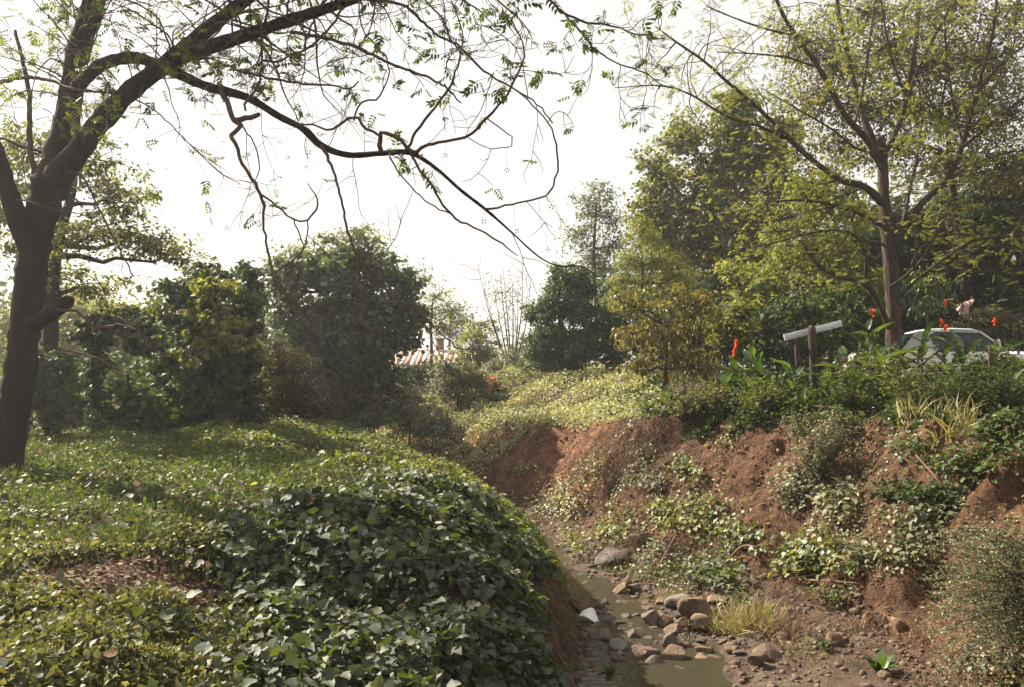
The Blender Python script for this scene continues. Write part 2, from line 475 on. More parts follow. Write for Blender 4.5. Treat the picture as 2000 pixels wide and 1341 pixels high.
m, nt, N, L = mat_new('ground_soil')
out = N.new('ShaderNodeOutputMaterial'); b = N.new('ShaderNodeBsdfPrincipled')
b.inputs['Roughness'].default_value = .95; b.inputs['Specular IOR Level'].default_value = .15
tc = N.new('ShaderNodeTexCoord')
def nz_(scale, det=8, rough=.65):
    n = N.new('ShaderNodeTexNoise'); n.inputs['Scale'].default_value = scale; n.inputs['Detail'].default_value = det
    n.inputs['Roughness'].default_value = rough; L.new(tc.outputs['Object'], n.inputs['Vector']); return n
def mixc(f, a, c):
    x = N.new('ShaderNodeMix'); x.data_type = 'RGBA'; L.new(f, x.inputs[0]); L.new(a, x.inputs[6]); L.new(c, x.inputs[7]); return x.outputs[2]
def at_(n):
    a = N.new('ShaderNodeAttribute'); a.attribute_name = n; return a.outputs['Fac']
n1, n2, n3 = nz_(3.0), nz_(14.0), nz_(60.0)
litter = ramp(N, [(.3, (.055, .035, .026)), (.5, (.12, .075, .052)), (.72, (.22, .15, .105))]); L.new(n3.outputs[0], litter.inputs[0])
dirt = ramp(N, [(.28, (.085, .043, .025)), (.5, (.165, .085, .048)), (.75, (.28, .16, .095))]); L.new(n2.outputs[0], dirt.inputs[0])
red = ramp(N, [(.25, (.14, .062, .034)), (.5, (.25, .12, .066)), (.75, (.36, .2, .12))]); L.new(n2.outputs[0], red.inputs[0])
sandc = ramp(N, [(.3, (.08, .055, .038)), (.5, (.16, .115, .08)), (.75, (.30, .23, .165))]); L.new(n3.outputs[0], sandc.inputs[0])
c = mixc(at_('clay'), litter.outputs[0], dirt.outputs[0])
c = mixc(at_('redclay'), c, red.outputs[0])
c = mixc(at_('sand'), c, sandc.outputs[0])
hum = ramp(N, [(.42, (0, 0, 0)), (.62, (1, 1, 1))]); L.new(n1.outputs[0], hum.inputs[0])
dk = N.new('ShaderNodeMix'); dk.data_type = 'RGBA'; dk.blend_type = 'MULTIPLY'; dk.inputs[0].default_value = 1   # darker humus-stained soil in patches
mxh = mixc(hum.outputs[0], ramp(N, [(0, (.95, .97, 1.0)), (1, (.95, .97, 1.0))]).outputs[0], ramp(N, [(0, (.42, .43, .45)), (1, (.42, .43, .45))]).outputs[0])
L.new(c, dk.inputs[6]); L.new(mxh, dk.inputs[7]); c = dk.outputs[2]
L.new(c, b.inputs['Base Color'])
hsum = N.new('ShaderNodeMath'); hsum.operation = 'MULTIPLY_ADD'; L.new(n3.outputs[0], hsum.inputs[0]); hsum.inputs[1].default_value = .35; L.new(n2.outputs[0], hsum.inputs[2])
bp = N.new('ShaderNodeBump'); bp.inputs['Strength'].default_value = 1.0; bp.inputs['Distance'].default_value = .14
L.new(hsum.outputs[0], bp.inputs['Height']); L.new(bp.outputs[0], b.inputs['Normal']); L.new(b.outputs[0], out.inputs[0])
M['soil'] = m
ground = add('ground', TV, TF, M['soil'], smooth=True)
tag(ground, 'sheet of brown earth and red clay cut by the creek', 'ground', kind='structure')
for nm_, arr in (('clay', clay), ('redclay', redclay), ('sand', sand)):
    a = ground.data.attributes.new(nm_, 'FLOAT', 'POINT'); a.data.foreach_set('value', np.clip(arr, 0, 1).ravel().astype(np.float32))

# area sampling of the sheet
_q = TV[TF]
_ar = np.linalg.norm(np.cross(_q[:, 2] - _q[:, 0], _q[:, 3] - _q[:, 1]), axis=1) * .5
_cen = _q.mean(1)
def proj(p):
    q = p - np.array([0, 0, CZ])
    yc = q[:, 1] * CP + q[:, 2] * SP; zc = -q[:, 1] * SP + q[:, 2] * CP
    yc = np.maximum(yc, .01)
    return 1000 + FPX * q[:, 0] / yc, 670.5 - FPX * zc / yc, yc

_px, _py, _pd = proj(_cen)
_vis = (_px > -250) & (_px < 2250) & (_py < 1500) & (_cen[:, 1] > 2)
def sample_ground(mask, n):
    w = _ar * mask * _vis
    k = rng.choice(len(w), n, p=w / w.sum())
    a, c2 = rng.random((n, 1)), rng.random((n, 1))
    q = _q[k]
    p = (q[:, 0] * (1 - a) + q[:, 1] * a) * (1 - c2) + (q[:, 3] * (1 - a) + q[:, 2] * a) * c2
    return p, hn(p[:, 0], p[:, 1])

# ------------------------------------------------------------------ water
m, nt, N, L = mat_new('creek_water')
out = N.new('ShaderNodeOutputMaterial'); b = N.new('ShaderNodeBsdfPrincipled')
b.inputs['Base Color'].default_value = (.045, .04, .026, 1); b.inputs['Roughness'].default_value = .02
b.inputs['IOR'].default_value = 1.33; b.inputs['Specular IOR Level'].default_value = .6
tc = N.new('ShaderNodeTexCoord')
w1 = N.new('ShaderNodeTexNoise'); w1.inputs['Scale'].default_value = 11; w1.inputs['Detail'].default_value = 4; L.new(tc.outputs['Object'], w1.inputs['Vector'])
w2 = N.new('ShaderNodeTexNoise'); w2.inputs['Scale'].default_value = .9; L.new(tc.outputs['Object'], w2.inputs['Vector'])
ml = N.new('ShaderNodeMath'); ml.operation = 'MULTIPLY'; L.new(w1.outputs[0], ml.inputs[0]); L.new(w2.outputs[0], ml.inputs[1])
bp = N.new('ShaderNodeBump'); bp.inputs['Strength'].default_value = .22; bp.inputs['Distance'].default_value = .05
L.new(ml.outputs[0], bp.inputs['Height']); L.new(bp.outputs[0], b.inputs['Normal'])
tr = N.new('ShaderNodeBsdfTransparent'); tr.inputs[0].default_value = (.75, .68, .5, 1)
mx = N.new('ShaderNodeMixShader'); mx.inputs[0].default_value = .22
L.new(b.outputs[0], mx.inputs[1]); L.new(tr.outputs[0], mx.inputs[2]); L.new(mx.outputs[0], out.inputs[0])
M['water'] = m
wy = np.linspace(-5, 45, 260)
wa = ky(wy, LBK) - .35; wb = ky(wy, RBK) + .45
wt = np.linspace(0, 1, 9)
WX = wa[:, None] * (1 - wt) + wb[:, None] * wt; WY = np.repeat(wy[:, None], 9, 1)
WZ = .0 + .012 * np.clip(wy - 9, 0, 6)[:, None] * 0 + .006 * fbm(WX * 4, WY * 4, 99, 2)
WV = np.stack([WX, WY, WZ], -1).reshape(-1, 3)
k = (np.arange(259)[:, None] * 9 + np.arange(8)[None]).ravel()
tag(add('creek_water', WV, np.stack([k, k + 1, k + 10, k + 9], -1), M['water'], smooth=True),
    'shallow muddy creek water trickling between stones', 'water', kind='structure')

# ------------------------------------------------------------------ rocks
def ico(sub):
    import bmesh
    bm = bmesh.new(); bmesh.ops.create_icosphere(bm, subdivisions=sub, radius=1)
    V = np.array([v.co[:] for v in bm.verts]); F = np.array([[v.index for v in f.verts] for f in bm.faces]); bm.free()
    return V, F
ICO2, ICO3, ICO1 = ico(2), ico(3), ico(1)

def rock_shape(seed, block=.5, I=None):
    r = np.random.default_rng(seed)
    V, F = I or ICO3
    V = V.copy()
    for _ in range(int(7 + 8 * block)):           # flat broken faces
        n = nrm(r.normal(size=3)); h = r.uniform(.38, .8)
        d = V @ n
        V = V - np.outer(np.maximum(d - h, 0), n)
    V = V * (1 + .13 * fbm(V[:, 0] * 1.7 + seed, V[:, 1] * 1.7 + V[:, 2] * 1.3, seed, 3)[:, None])
    V = V * (1 + .07 * fbm(V[:, 0] * 5 + seed, V[:, 1] * 5 - V[:, 2] * 4, seed + 3, 3) + .03 * vn(V[:, 0] * 17, V[:, 1] * 17 + V[:, 2] * 13, seed))[:, None]
    return V / np.abs(V).max(0), F

def add_rock(x, y, w, h, mat, label, seed, block=.5, name='creek_stone', sink=.22, ang=None, deep=.85):
    p = G1(x, y)
    d = p[1]
    sx = w * .53 * d / FPX; sz = h * .52 * d / FPX
    V, F = rock_shape(seed, block)
    a = ang if ang is not None else (seed * 1.7) % 3.1
    c_, s2 = math.cos(a), math.sin(a)
    V = V * np.array([1, deep, 1])
    V = np.stack([V[:, 0] * c_ - V[:, 1] * s2, V[:, 0] * s2 + V[:, 1] * c_, V[:, 2]], -1)
    V = V / np.abs(V).max(0) * np.array([sx, sx * deep, sz])
    o = add(name, V, F, M[mat], smooth=False, local=True)
    o.location = (p[0], p[1] + sx * .3, max(p[2], -.06) + sz * (1 - 2 * sink))
    tag(o, label, 'stone', 'stones in the creek')
    return o

ROCKS = [
 (1148, 1216, 42, 38, 'rock_white', 'bright white stone at the water edge below the kudzu bank', .2),
 (1130, 1198, 46, 40, 'rock_brown', 'tan block of stone wedged against the kudzu bank behind the white stone', .9),
 (1170, 1208, 20, 18, 'rock_dark', 'small black stone touching the right side of the white stone', .4),
 (1214, 1166, 32, 32, 'rock_tan', 'tan brown stone with broken face at the upstream pool edge', .7),
 (1237, 1157, 26, 24, 'rock_grey', 'round grey stone behind the tan stone upstream', .2),
 (1180, 1182, 17, 16, 'rock_brown', 'small pointed brown stone standing in the upstream pool', .8),
 (1165, 1176, 12, 10, 'rock_tan', 'tiny tan stone left of the pointed one in the upstream pool', .5),
 (1222, 1208, 22, 14, 'rock_dark', 'dark flat-topped stone, left of a pair in midstream', .9),
 (1241, 1208, 16, 14, 'rock_dark', 'small dark stone, right of a pair in midstream', .6),
 (1183, 1212, 20, 20, 'rock_brown', 'reddish brown stone just right of the black stone', .7),
 (1186, 1225, 46, 20, 'rock_dark', 'low dark ledge stone in front of the white stone', .9),
 (1276, 1222, 40, 38, 'rock_grey', 'grey slab leaning against the knobbly yellow stone', .95),
 (1303, 1226, 34, 36, 'rock_tan', 'knobbly yellowish stone in the middle of the rock pile', .1),
 (1331, 1226, 36, 24, 'rock_tan', 'tan broken stone right of the knobbly yellowish one', .8),
 (1362, 1208, 66, 54, 'rock_brown', 'largest brown boulder at the back of the rock pile', .6),
 (1331, 1193, 60, 34, 'rock_grey', 'mossy grey boulder behind the rock pile', .3),
 (1372, 1238, 58, 42, 'rock_tan', 'pointed pale slab in front of the largest boulder', 1.0),
 (1317, 1246, 44, 28, 'rock_brown', 'lumpy brown stone under the knobbly yellowish stone', .3),
 (1298, 1254, 24, 20, 'rock_brown', 'small brown stone at left foot of the rock pile', .5),
 (1335, 1250, 20, 14, 'rock_brown', 'small stone wedged below the pointed pale slab', .6),
 (1312, 1272, 34, 40, 'rock_grey', 'upright rounded olive grey stone in front of the rock pile', .3),
 (1289, 1268, 22, 24, 'rock_grey', 'round mossy stone left of the upright olive grey one', .2),
 (1341, 1276, 30, 22, 'rock_dark', 'dark brown stone right of the upright olive grey one', .4),
 (1206, 1272, 42, 28, 'rock_wet', 'smooth wet grey stone with a bright top in the rapids', .1),
 (1182, 1258, 66, 28, 'rock_grey', 'wide flat grey slab behind the smooth wet stone', 1.0),
 (1245, 1262, 40, 26, 'rock_dark', 'dark jagged stone between flat slab and rock pile', .8),
 (1263, 1290, 54, 38, 'rock_brown', 'broad brown stone at the head of the near pool', .7),
 (1276, 1308, 40, 28, 'rock_dark', 'dark wet stone in the near pool', .5),
 (1312, 1310, 54, 46, 'rock_brown', 'square reddish brown block standing in the near pool', 1.0),
 (1330, 1322, 20, 16, 'rock_brown', 'small stone at the foot of the square block', .5),
 (1378, 1286, 38, 28, 'rock_tan', 'pale three-cornered stone in the near pool', 1.0),
 (1402, 1293, 26, 16, 'rock_dark', 'dark flat stone beside the three-cornered one', .7),
 (1360, 1305, 52, 14, 'rock_tan', 'low sand-coloured slab barely above the near pool', .9),
 (1502, 1288, 56, 34, 'rock_brown', 'flat layered brown stone on the sand bar', 1.0),
 (1478, 1302, 44, 30, 'rock_brown', 'brown stone at water edge left of the layered one', .7),
 (1640, 1256, 46, 30, 'rock_tan', 'pale slab leaning in the weeds at the bank foot', .9),
 (1430, 1275, 30, 14, 'rock_tan', 'low tan stone at the edge of the dry grass', .8),
 (1290, 1182, 26, 14, 'rock_tan', 'low pale stone on the gravel right of the upstream pool', .8),
 (1262, 1196, 20, 14, 'rock_brown', 'small brown stone on gravel behind the leaning grey slab', .8),
 (1405, 1180, 50, 16, 'rock_tan', 'low pale ledge in front of the leafy vines', .9),
 (1120, 1098, 22, 12, 'rock_tan', 'small tan stone where the creek narrows', .7),
 (1150, 1135, 14, 14, 'rock_dark', 'small dark stone at the right edge of the narrow upstream water', .7),
 (1702, 1222, 26, 46, 'clay_stone', 'orange rounded stone bedded in the hollow of the bank', .2),
 (1735, 1222, 18, 36, 'rock_tan', 'narrow upright stone, middle of three in the bank hollow', .3),
 (1766, 1232, 38, 56, 'clay_stone', 'tall tilted stone, rightmost of three in the bank hollow', .5),
]
for i, (x, y, w_, h_, mt, lb, bl) in enumerate(ROCKS):
    o = add_rock(x, y, w_, h_, mt, lb, 100 + i * 13, bl)
    if 'hollow' in lb: o.location.z -= .08; o.location.y += .06; o.name = 'bank_stone'; o['group'] = 'stones in the bank hollow'

M['rock_brown2'] = solid_mat('rock_brown2', (.1, .07, .045), (.25, .18, .12), 8, .7, 1.0, 26)
sm_sh = [make_mesh('creek_stone', rock_shape(300 + i, .8, ICO2)[0], ICO2[1], M[['rock_brown', 'rock_brown2', 'rock_grey', 'rock_dark'][i % 4]]) for i in range(8)]
for k in range(230):
    x, y = rng.uniform(1115, 1480), rng.triangular(1090, 1230, 1335)
    if x > 1180 + (y - 1100) * 1.5 + 40: continue
    c_ = G1(x, y); s = rng.uniform(.03, .10); si = int(rng.integers(8))
    o = inst('creek_stone', sm_sh[si], Matrix.Translation(Vector((c_[0], c_[1], max(c_[2], -.03) + s * .15))) @ Matrix.Rotation(rng.random() * 6, 4, 'Z') @ Matrix.Diagonal((s, s * .8, s * rng.uniform(.3, .6), 1)))
    where = 'where the creek narrows upstream' if y < 1150 else ('beside the upstream pool' if y < 1195 else ('around the rock pile' if y < 1262 else 'along the near pool'))
    side = 'left' if x < 1200 + (y - 1150) * .5 else 'right'
    tag(o, '%s loose stone %s, %s side' % (['brown', 'tan', 'grey', 'dark'][si % 4] if s < .065 else 'larger ' + ['brown', 'tan', 'grey', 'dark'][si % 4], where, side), 'stone', 'small loose creek stones')

# crumbled clods on the right bank
cb = Buf()
_bm = ((_cen[:, 0] > ky(_cen[:, 1], FTK) - .2) & (_cen[:, 0] < ky(_cen[:, 1], TPK) + .1) & (_cen[:, 1] > 7) & (_cen[:, 1] < 20)).astype(float) * np.clip(.3 + 2 * fbm(_cen[:, 0] * 1.1, _cen[:, 1] * 1.1, 311, 3), .02, 1.5)
pts, _ = sample_ground(_bm, 2000)
c_sh = [rock_shape(950 + i, .3, ICO1) for i in range(8)]
for p in pts:
    V, F = c_sh[rng.integers(8)]
    s = rng.uniform(.008, .03) * (1 + 1.2 * (rng.random() < .08))
    cb.put(V * s + p, F, rng.random())
M['clod'] = solid_mat('clod', (.08, .042, .026), (.2, .11, .066), 5, .95, .6, 40, .1)
tag(cb.obj('soil_clods', M['clod']), 'crumbled red-brown soil clods strewn down the right bank', 'soil', kind='stuff')

# gravel: small stones nobody could count
gb = Buf()
pts, _ = sample_ground(((_cen[:, 0] > ky(_cen[:, 1], LBK)) & (_cen[:, 0] < ky(_cen[:, 1], FTK) + .3) & (_cen[:, 1] > 6.5) & (_cen[:, 1] < 19)).astype(float), 2200)
g_sh = [rock_shape(900 + i, .7, ICO1) for i in range(8)]
for p in pts:
    V, F = g_sh[rng.integers(8)]
    s = rng.uniform(.012, .05) * (1 + (rng.random() < .08))
    a = rng.random() * 6.28; c_, s2 = math.cos(a), math.sin(a)
    V = np.stack([V[:, 0] * c_ - V[:, 1] * s2, V[:, 0] * s2 + V[:, 1] * c_, V[:, 2] * rng.uniform(.5, .9)], -1) * s
    gb.put(V + p + np.array([0, 0, s * .2]), F, rng.random())
tag(gb.obj('gravel', M['rock_brown']), 'small brown gravel scattered along the creek bed', 'gravel', kind='stuff')

# ------------------------------------------------------------------ crowns and background trees
DENS = 2.3
def crown_pts(clumps, dens, sub_sigma=.24, shell=.45, kmul=1.0, leaf=.12):
    """leaf positions in uneven clusters filling ellipsoids; returns pos, outward, cluster id, sub centres"""
    Ps, Os, Cs, subs = [], [], [], []
    cid = 0
    for c, r in clumps:
        area = math.pi * r[0] * r[2]
        n = int(DENS * dens * area / (.30 * leaf * leaf))
        k = max(6, int(kmul * (10 + 7 * area)))
        u = nrm(rnd(k)); f = rng.random((k, 1)) ** shell
        sub = c + u * f * r * rng.uniform(.68, 1.16, (k, 1))
        subs.append((c, sub))
        j = rng.integers(0, k, n)
        sz = rng.uniform(.55, 1.35, k)
        off = rnd(n) * (np.mean(r) * sub_sigma * sz[j])[:, None] * np.array([1.1, 1.1, .62])
        p = sub[j] + off
        Ps.append(p); Os.append(nrm(p - c)); Cs.append(j + cid); cid += k
    return np.vstack(Ps), np.vstack(Os), np.concatenate(Cs), subs

def crown(parent, clumps, mat, leaf=.12, tm=L_DIAM, dens=1.6, droop=.25, sub_sigma=.24, name='crown', shell=.45, kmul=1.0, up=.6, tint0=0.0):
    p, o, c, subs = crown_pts(clumps, dens, sub_sigma, shell, kmul, leaf)
    keep = p[:, 2] > hq(p[:, 0], p[:, 1]) + .02
    p, o, c = p[keep], o[keep], c[keep]
    n = len(p)
    cl = rng.random(c.max() + 1)
    ti = np.clip(tint0 + .25 + .5 * cl[c] + .22 * rng.normal(size=n), 0, 1)
    nn = o * .5 + np.array([0, 0, up]) + rnd(n) * .55
    yd = rnd(n) + o * .6 + np.array([0, 0, -droop * 2])
    V, F, t = scatter(tm, p, yd, nn, leaf * rng.uniform(.65, 1.3, n), ti)
    ob = add(name, V, F, M[mat], parent, tint=t, kind='stuff')
    return ob, subs

def wig(a, b, r0, r1, amp=.08, n=7, sag=0.0):
    t = np.linspace(0, 1, n)[:, None]
    L_ = np.linalg.norm(b - a)
    p = a * (1 - t) + b * t + rnd(n) * amp * L_ * np.sin(t * math.pi) + np.array([0, 0, 1]) * sag * L_ * np.sin(t * math.pi)
    return np.hstack([p, (r0 * (1 - t) + r1 * t)])

def tree(name, label, base, trunk, clumps, mat, leaf=.12, tm=L_DIAM, dens=1.6, bark='bark_far', r0=.14, cat='tree', group=None,
         droop=.25, sub_sigma=.19, twigs=True, d=None, shell=.45, kmul=1.0, tint0=0.0, up=.6, deep=1.0):
    """base: photograph (x, depth) of the trunk foot; trunk: [(x,y,depth)...]; clumps: [(x,y,rx,ry[,depth])...] in photograph pixels"""
    bx = (base[0] - 1000) / FPX * base[1]; by = base[1]
    bz = float(hq(bx, by))
    t = thing(name, label, cat, (bx, by, bz), group)
    dd = d or base[1]
    cl = []
    for q in clumps:
        dq = q[4] if len(q) > 4 else dd
        c = P(q[0], q[1], dq); rx = q[2] * 1.14 * dq / FPX; rz = q[3] * 1.14 * dq / FPX
        c = c + np.array([0, rng.uniform(-.3, .3) * rx, 0])
        cl.append((c, np.array([rx, (rx + rz) * .5 * deep, rz])))
    tp = [np.array([bx, by, bz - .1])] + [P(*q) for q in trunk]
    tp = np.array(tp)
    rad = np.linspace(r0, r0 * .35, len(tp))
    path = spline(np.hstack([tp, rad[:, None]]), .25)
    buf = Buf()
    buf.put(*tube(path[:, :3], path[:, 3], 8), .5)
    ob, subs = crown(t, cl, mat, leaf, tm, dens, droop, sub_sigma, shell=shell, kmul=kmul, tint0=tint0, up=up)
    for c, sub in subs:
        i = int(np.argmin(np.linalg.norm(path[:, :3] - c, axis=1) + np.maximum(0, path[:, 2] - c[2]) * 1.5))
        i = min(i, len(path) - 1)
        lp = spline(wig(path[i, :3], c, max(path[i, 3] * .6, .02), .018, .07, 6), .3)
        buf.put(*tube(lp[:, :3], lp[:, 3], 5), .5)
        if twigs:
            for s in sub:
                w = wig(c + (s - c) * .02 + rnd(1)[0] * .08, s + rnd(1)[0] * .05, .014, .005, .1, 4)
                buf.put(*tube(w[:, :3], w[:, 3], 3), .5)
    buf.obj('trunk', M[bark], t, smooth=True)
    return t

# --- behind the field on the left
tree('leafy_tree', 'olive tree with airy yellow leaves behind the big leaning trunk', (105, 15.5),
     [(100, 640, 15.5), (112, 480, 15.6), (140, 380, 15.8), (150, 290, 16)],
     [(190, 320, 80, 45), (235, 400, 70, 50), (180, 470, 100, 45), (275, 470, 70, 35), (60, 300, 60, 70), (20, 420, 50, 80), (150, 560, 90, 35), (330, 500, 60, 25), (70, 520, 50, 50)],
     'lf_olive', .10, L_DIAM, 1.0, 'bark_dark', .16, tint0=.1, sub_sigma=.2)
tree('hazy_tree', 'pale hazy tree far behind the left trunk near the frame edge', (100, 32),
     [(100, 700, 32), (120, 600, 32)],
     [(60, 650, 90, 60), (160, 620, 90, 60), (230, 660, 90, 60), (120, 720, 130, 60), (250, 740, 90, 60)], 'lf_yel', .16, L_WIDE, 1.2, tint0=.1)
tree('vine_covered_tree', 'tree smothered in vines with bright leaf tips left of the dark column', (395, 17),
     [(395, 720, 17), (400, 600, 17), (420, 520, 17)],
     [(385, 555, 60, 35), (440, 545, 50, 28), (345, 600, 55, 50), (405, 620, 60, 50), (370, 690, 60, 60), (430, 700, 55, 70), (400, 780, 75, 60), (330, 760, 50, 60)],
     'lf_dark', .13, L_WIDE, 1.7, 'bark_dark', .12, tint0=.12, droop=.5)
tree('vine_covered_tree', 'pale-leafed sapling lit from behind among the vines', (455, 16.2),
     [(450, 720, 16.2), (430, 620, 16.2)],
     [(400, 600, 55, 40), (440, 640, 55, 35), (465, 665, 40, 25), (420, 560, 60, 20), (380, 680, 40, 40)],
     'lf_yel', .13, L_WIDE, .55, 'bark_dark', .05, droop=.4, tint0=.1)
tree('vine_column', 'dark narrow column of ivy standing at the field edge', (482, 17.5),
     [(484, 700, 17.5), (486, 540, 17.5)],
     [(487, 545, 24, 35), (484, 600, 26, 50), (478, 680, 30, 60), (482, 760, 30, 60), (484, 820, 30, 30)],
     'lf_dark', .12, L_WIDE, 2.2, 'bark_dark', .13, droop=.6)
tree('vine_draped_snag', 'low arch of dark vines bending over beside the left trunk', (190, 15.8),
     [(188, 740, 15.8), (185, 670, 15.8), (215, 640, 15.8)],
     [(230, 625, 60, 22), (170, 650, 40, 25), (187, 720, 18, 50), (190, 790, 18, 50), (290, 650, 45, 40)],
     'lf_dark', .11, L_WIDE, 1.6, 'bark_dark', .1, droop=.6)
tree('vine_draped_snag', 'vine heap with lit green edges below the dark arch', (255, 15.6),
     [(252, 780, 15.6), (250, 730, 15.6)],
     [(245, 770, 35, 45), (265, 815, 40, 35), (300, 800, 40, 50), (235, 820, 40, 30)], 'lf_mid', .11, L_WIDE, 1.5, 'bark_dark', .06, droop=.5)
tree('dark_bush', 'round nearly black bush right behind the big leaning trunk', (95, 15),
     [(95, 770, 15)], [(95, 750, 50, 50), (110, 790, 45, 40), (60, 790, 40, 40), (90, 700, 50, 30)], 'lf_dark', .1, L_DIAM, 2.4, 'bark_dark', .05, cat='bush')
tree('dark_bush', 'brown shadowy thicket between the ivy column and the big dark tree', (560, 20),
     [(560, 800, 20), (558, 740, 20)], [(550, 760, 60, 60), (580, 800, 70, 40), (540, 700, 50, 50)], 'lf_brown', .12, L_DIAM, 1.8, 'bark_dark', .06, cat='bush', tint0=-.25)
tree('broad_tree', 'large dark blue-green tree hung with vines in the left middle', (650, 22.5),
     [(645, 760, 22.5), (650, 640, 22.5), (690, 520, 22.5)],
     [(640, 530, 65, 45), (715, 590, 80, 45), (600, 630, 80, 60), (740, 660, 70, 55), (640, 715, 110, 70), (800, 600, 45, 40), (560, 720, 50, 60), (700, 790, 90, 45),
      (780, 550, 45, 35), (560, 560, 40, 55), (690, 640, 80, 60), (800, 640, 30, 38), (620, 790, 80, 45), (750, 740, 50, 40), (680, 495, 60, 34), (730, 520, 50, 34), (600, 530, 45, 34)],
     'lf_blue', .15, L_WIDE, 1.6, 'bark_dark', .25, tint0=-.02, droop=.4)
tree('leafy_tree', 'airy sunlit tree top rising behind the large dark tree', (640, 27),
     [(640, 600, 27), (650, 520, 27), (700, 450, 27)],
     [(650, 470, 50, 22), (710, 470, 50, 25), (600, 500, 50, 25), (560, 520, 45, 30), (750, 500, 40, 25), (800, 540, 40, 25), (690, 520, 70, 25)],
     'lf_olive', .13, L_DIAM, .55, 'bark_far', .14, sub_sigma=.3)
tree('thin_tree', 'slender tree with a few wispy leaves before the striped roof', (843, 34),
     [(843, 690, 34), (842, 640, 34), (845, 590, 34)],
     [(850, 580, 40, 30), (880, 610, 35, 30), (830, 610, 30, 30), (860, 640, 40, 25)], 'lf_olive', .13, L_DIAM, .32, 'bark_far', .09, sub_sigma=.3)
tree('thin_tree', 'bluish far tree dissolving in haze right of the chimney', (878, 58),
     [(878, 670, 58), (880, 620, 58)],
     [(878, 610, 30, 30), (900, 630, 25, 25), (870, 645, 30, 20), (905, 660, 25, 18)], 'lf_blue', .18, L_DIAM, .7, 'bark_far', .14, sub_sigma=.3)
# --- middle
tree('hazy_tree', 'soft pale green tree in the haze left of the bare stems', (935, 36),
     [(935, 700, 36), (938, 650, 36)],
     [(935, 645, 28, 25), (925, 680, 38, 28), (955, 690, 34, 26), (930, 715, 40, 24)], 'lf_yel', .15, L_DIAM, 1.3, tint0=-.05)
tree('evergreen_tree', 'dense glossy evergreen standing at the middle of the far bank', (1095, 27),
     [(1095, 660, 27), (1092, 560, 27)],
     [(1090, 555, 45, 32), (1060, 605, 42, 42), (1120, 600, 48, 42), (1075, 660, 52, 45), (1130, 660, 50, 42), (1048, 690, 30, 35), (1105, 705, 60, 28), (1110, 535, 45, 22), (1150, 560, 30, 25)],
     'lf_ever', .13, L_DIAM, 2.2, 'bark_dark', .14, up=.35)
tree('tall_tree', 'tall thin bluish tree behind the evergreen with sky showing through', (1165, 34),
     [(1165, 620, 34), (1160, 500, 34), (1165, 400, 34)],
     [(1150, 400, 34, 30), (1185, 420, 32, 35), (1135, 455, 32, 32), (1195, 480, 35, 45), (1160, 510, 40, 35), (1200, 550, 35, 45), (1175, 370, 30, 20)],
     'lf_blue', .14, L_DIAM, .75, 'bark_far', .13, sub_sigma=.28)
tree('broad_tree', 'big rounded light green tree left of the spreading limbs', (1350, 30),
     [(1350, 600, 30), (1345, 450, 30), (1370, 320, 30)],
     [(1280, 330, 45, 40), (1350, 260, 55, 45), (1310, 400, 70, 60), (1265, 430, 38, 50), (1420, 330, 70, 65), (1440, 240, 55, 50), (1390, 430, 80, 60), (1480, 420, 65, 60),
      (1480, 310, 60, 60), (1440, 200, 45, 30), (1500, 500, 70, 50), (1400, 510, 70, 50), (1320, 480, 60, 50), (1440, 570, 80, 40), (1350, 560, 60, 40), (1540, 360, 60, 60), (1520, 260, 50, 50)],
     'lf_olive', .16, L_WIDE, 1.35, 'bark_far', .24, tint0=.15)
tree('feathery_tree', 'feathery yellow-green tree with drooping sprays beside the gold shrub', (1255, 23),
     [(1255, 640, 23), (1255, 520, 23)],
     [(1250, 460, 32, 30), (1240, 510, 38, 38), (1285, 510, 42, 42), (1265, 570, 50, 40), (1230, 590, 36, 30), (1320, 545, 40, 40), (1215, 550, 25, 25)],
     'lf_yel', .085, L_LANCE, 1.5, 'bark_far', .09, droop=.9, tint0=.15)
tree('gold_shrub', 'tall golden shrub with drooping broad leaves at the bank top', (1300, 18),
     [(1300, 720, 18), (1305, 640, 18)],
     [(1245, 600, 42, 30), (1310, 580, 50, 32), (1370, 600, 45, 38), (1285, 650, 60, 38), (1350, 660, 55, 42), (1225, 650, 32, 30), (1300, 715, 60, 36), (1380, 720, 40, 40), (1250, 710, 30, 26), (1215, 590, 25, 18)],
     'lf_gold', .15, L_LANCE, 1.15, 'bark_far', .07, droop=1.1, cat='shrub', up=.2)
# --- right
tree('understory_tree', 'yellow-green understory tree behind the lower spreading limbs', (1560, 24),
     [(1555, 620, 24), (1560, 540, 24)],
     [(1500, 560, 60, 35), (1570, 500, 70, 40), (1620, 560, 60, 35), (1450, 540, 50, 40), (1640, 490, 50, 40), (1550, 440, 60, 40), (1460, 610, 50, 30), (1660, 420, 40, 40), (1600, 380, 60, 50), (1680, 560, 50, 40), (1620, 620, 60, 25)],
     'lf_yel', .14, L_WIDE, .9, 'bark_far', .1, tint0=.05)
tree('dark_bush', 'dark shaded thicket behind the tilted white board', (1580, 26),
     [(1580, 680, 26)], [(1500, 640, 70, 50), (1580, 630, 70, 55), (1660, 620, 70, 60), (1450, 670, 60, 45), (1540, 700, 80, 30), (1620, 580, 70, 40)],
     'lf_dark', .13, L_DIAM, 2.0, 'bark_dark', .06, cat='bush', tint0=-.1)
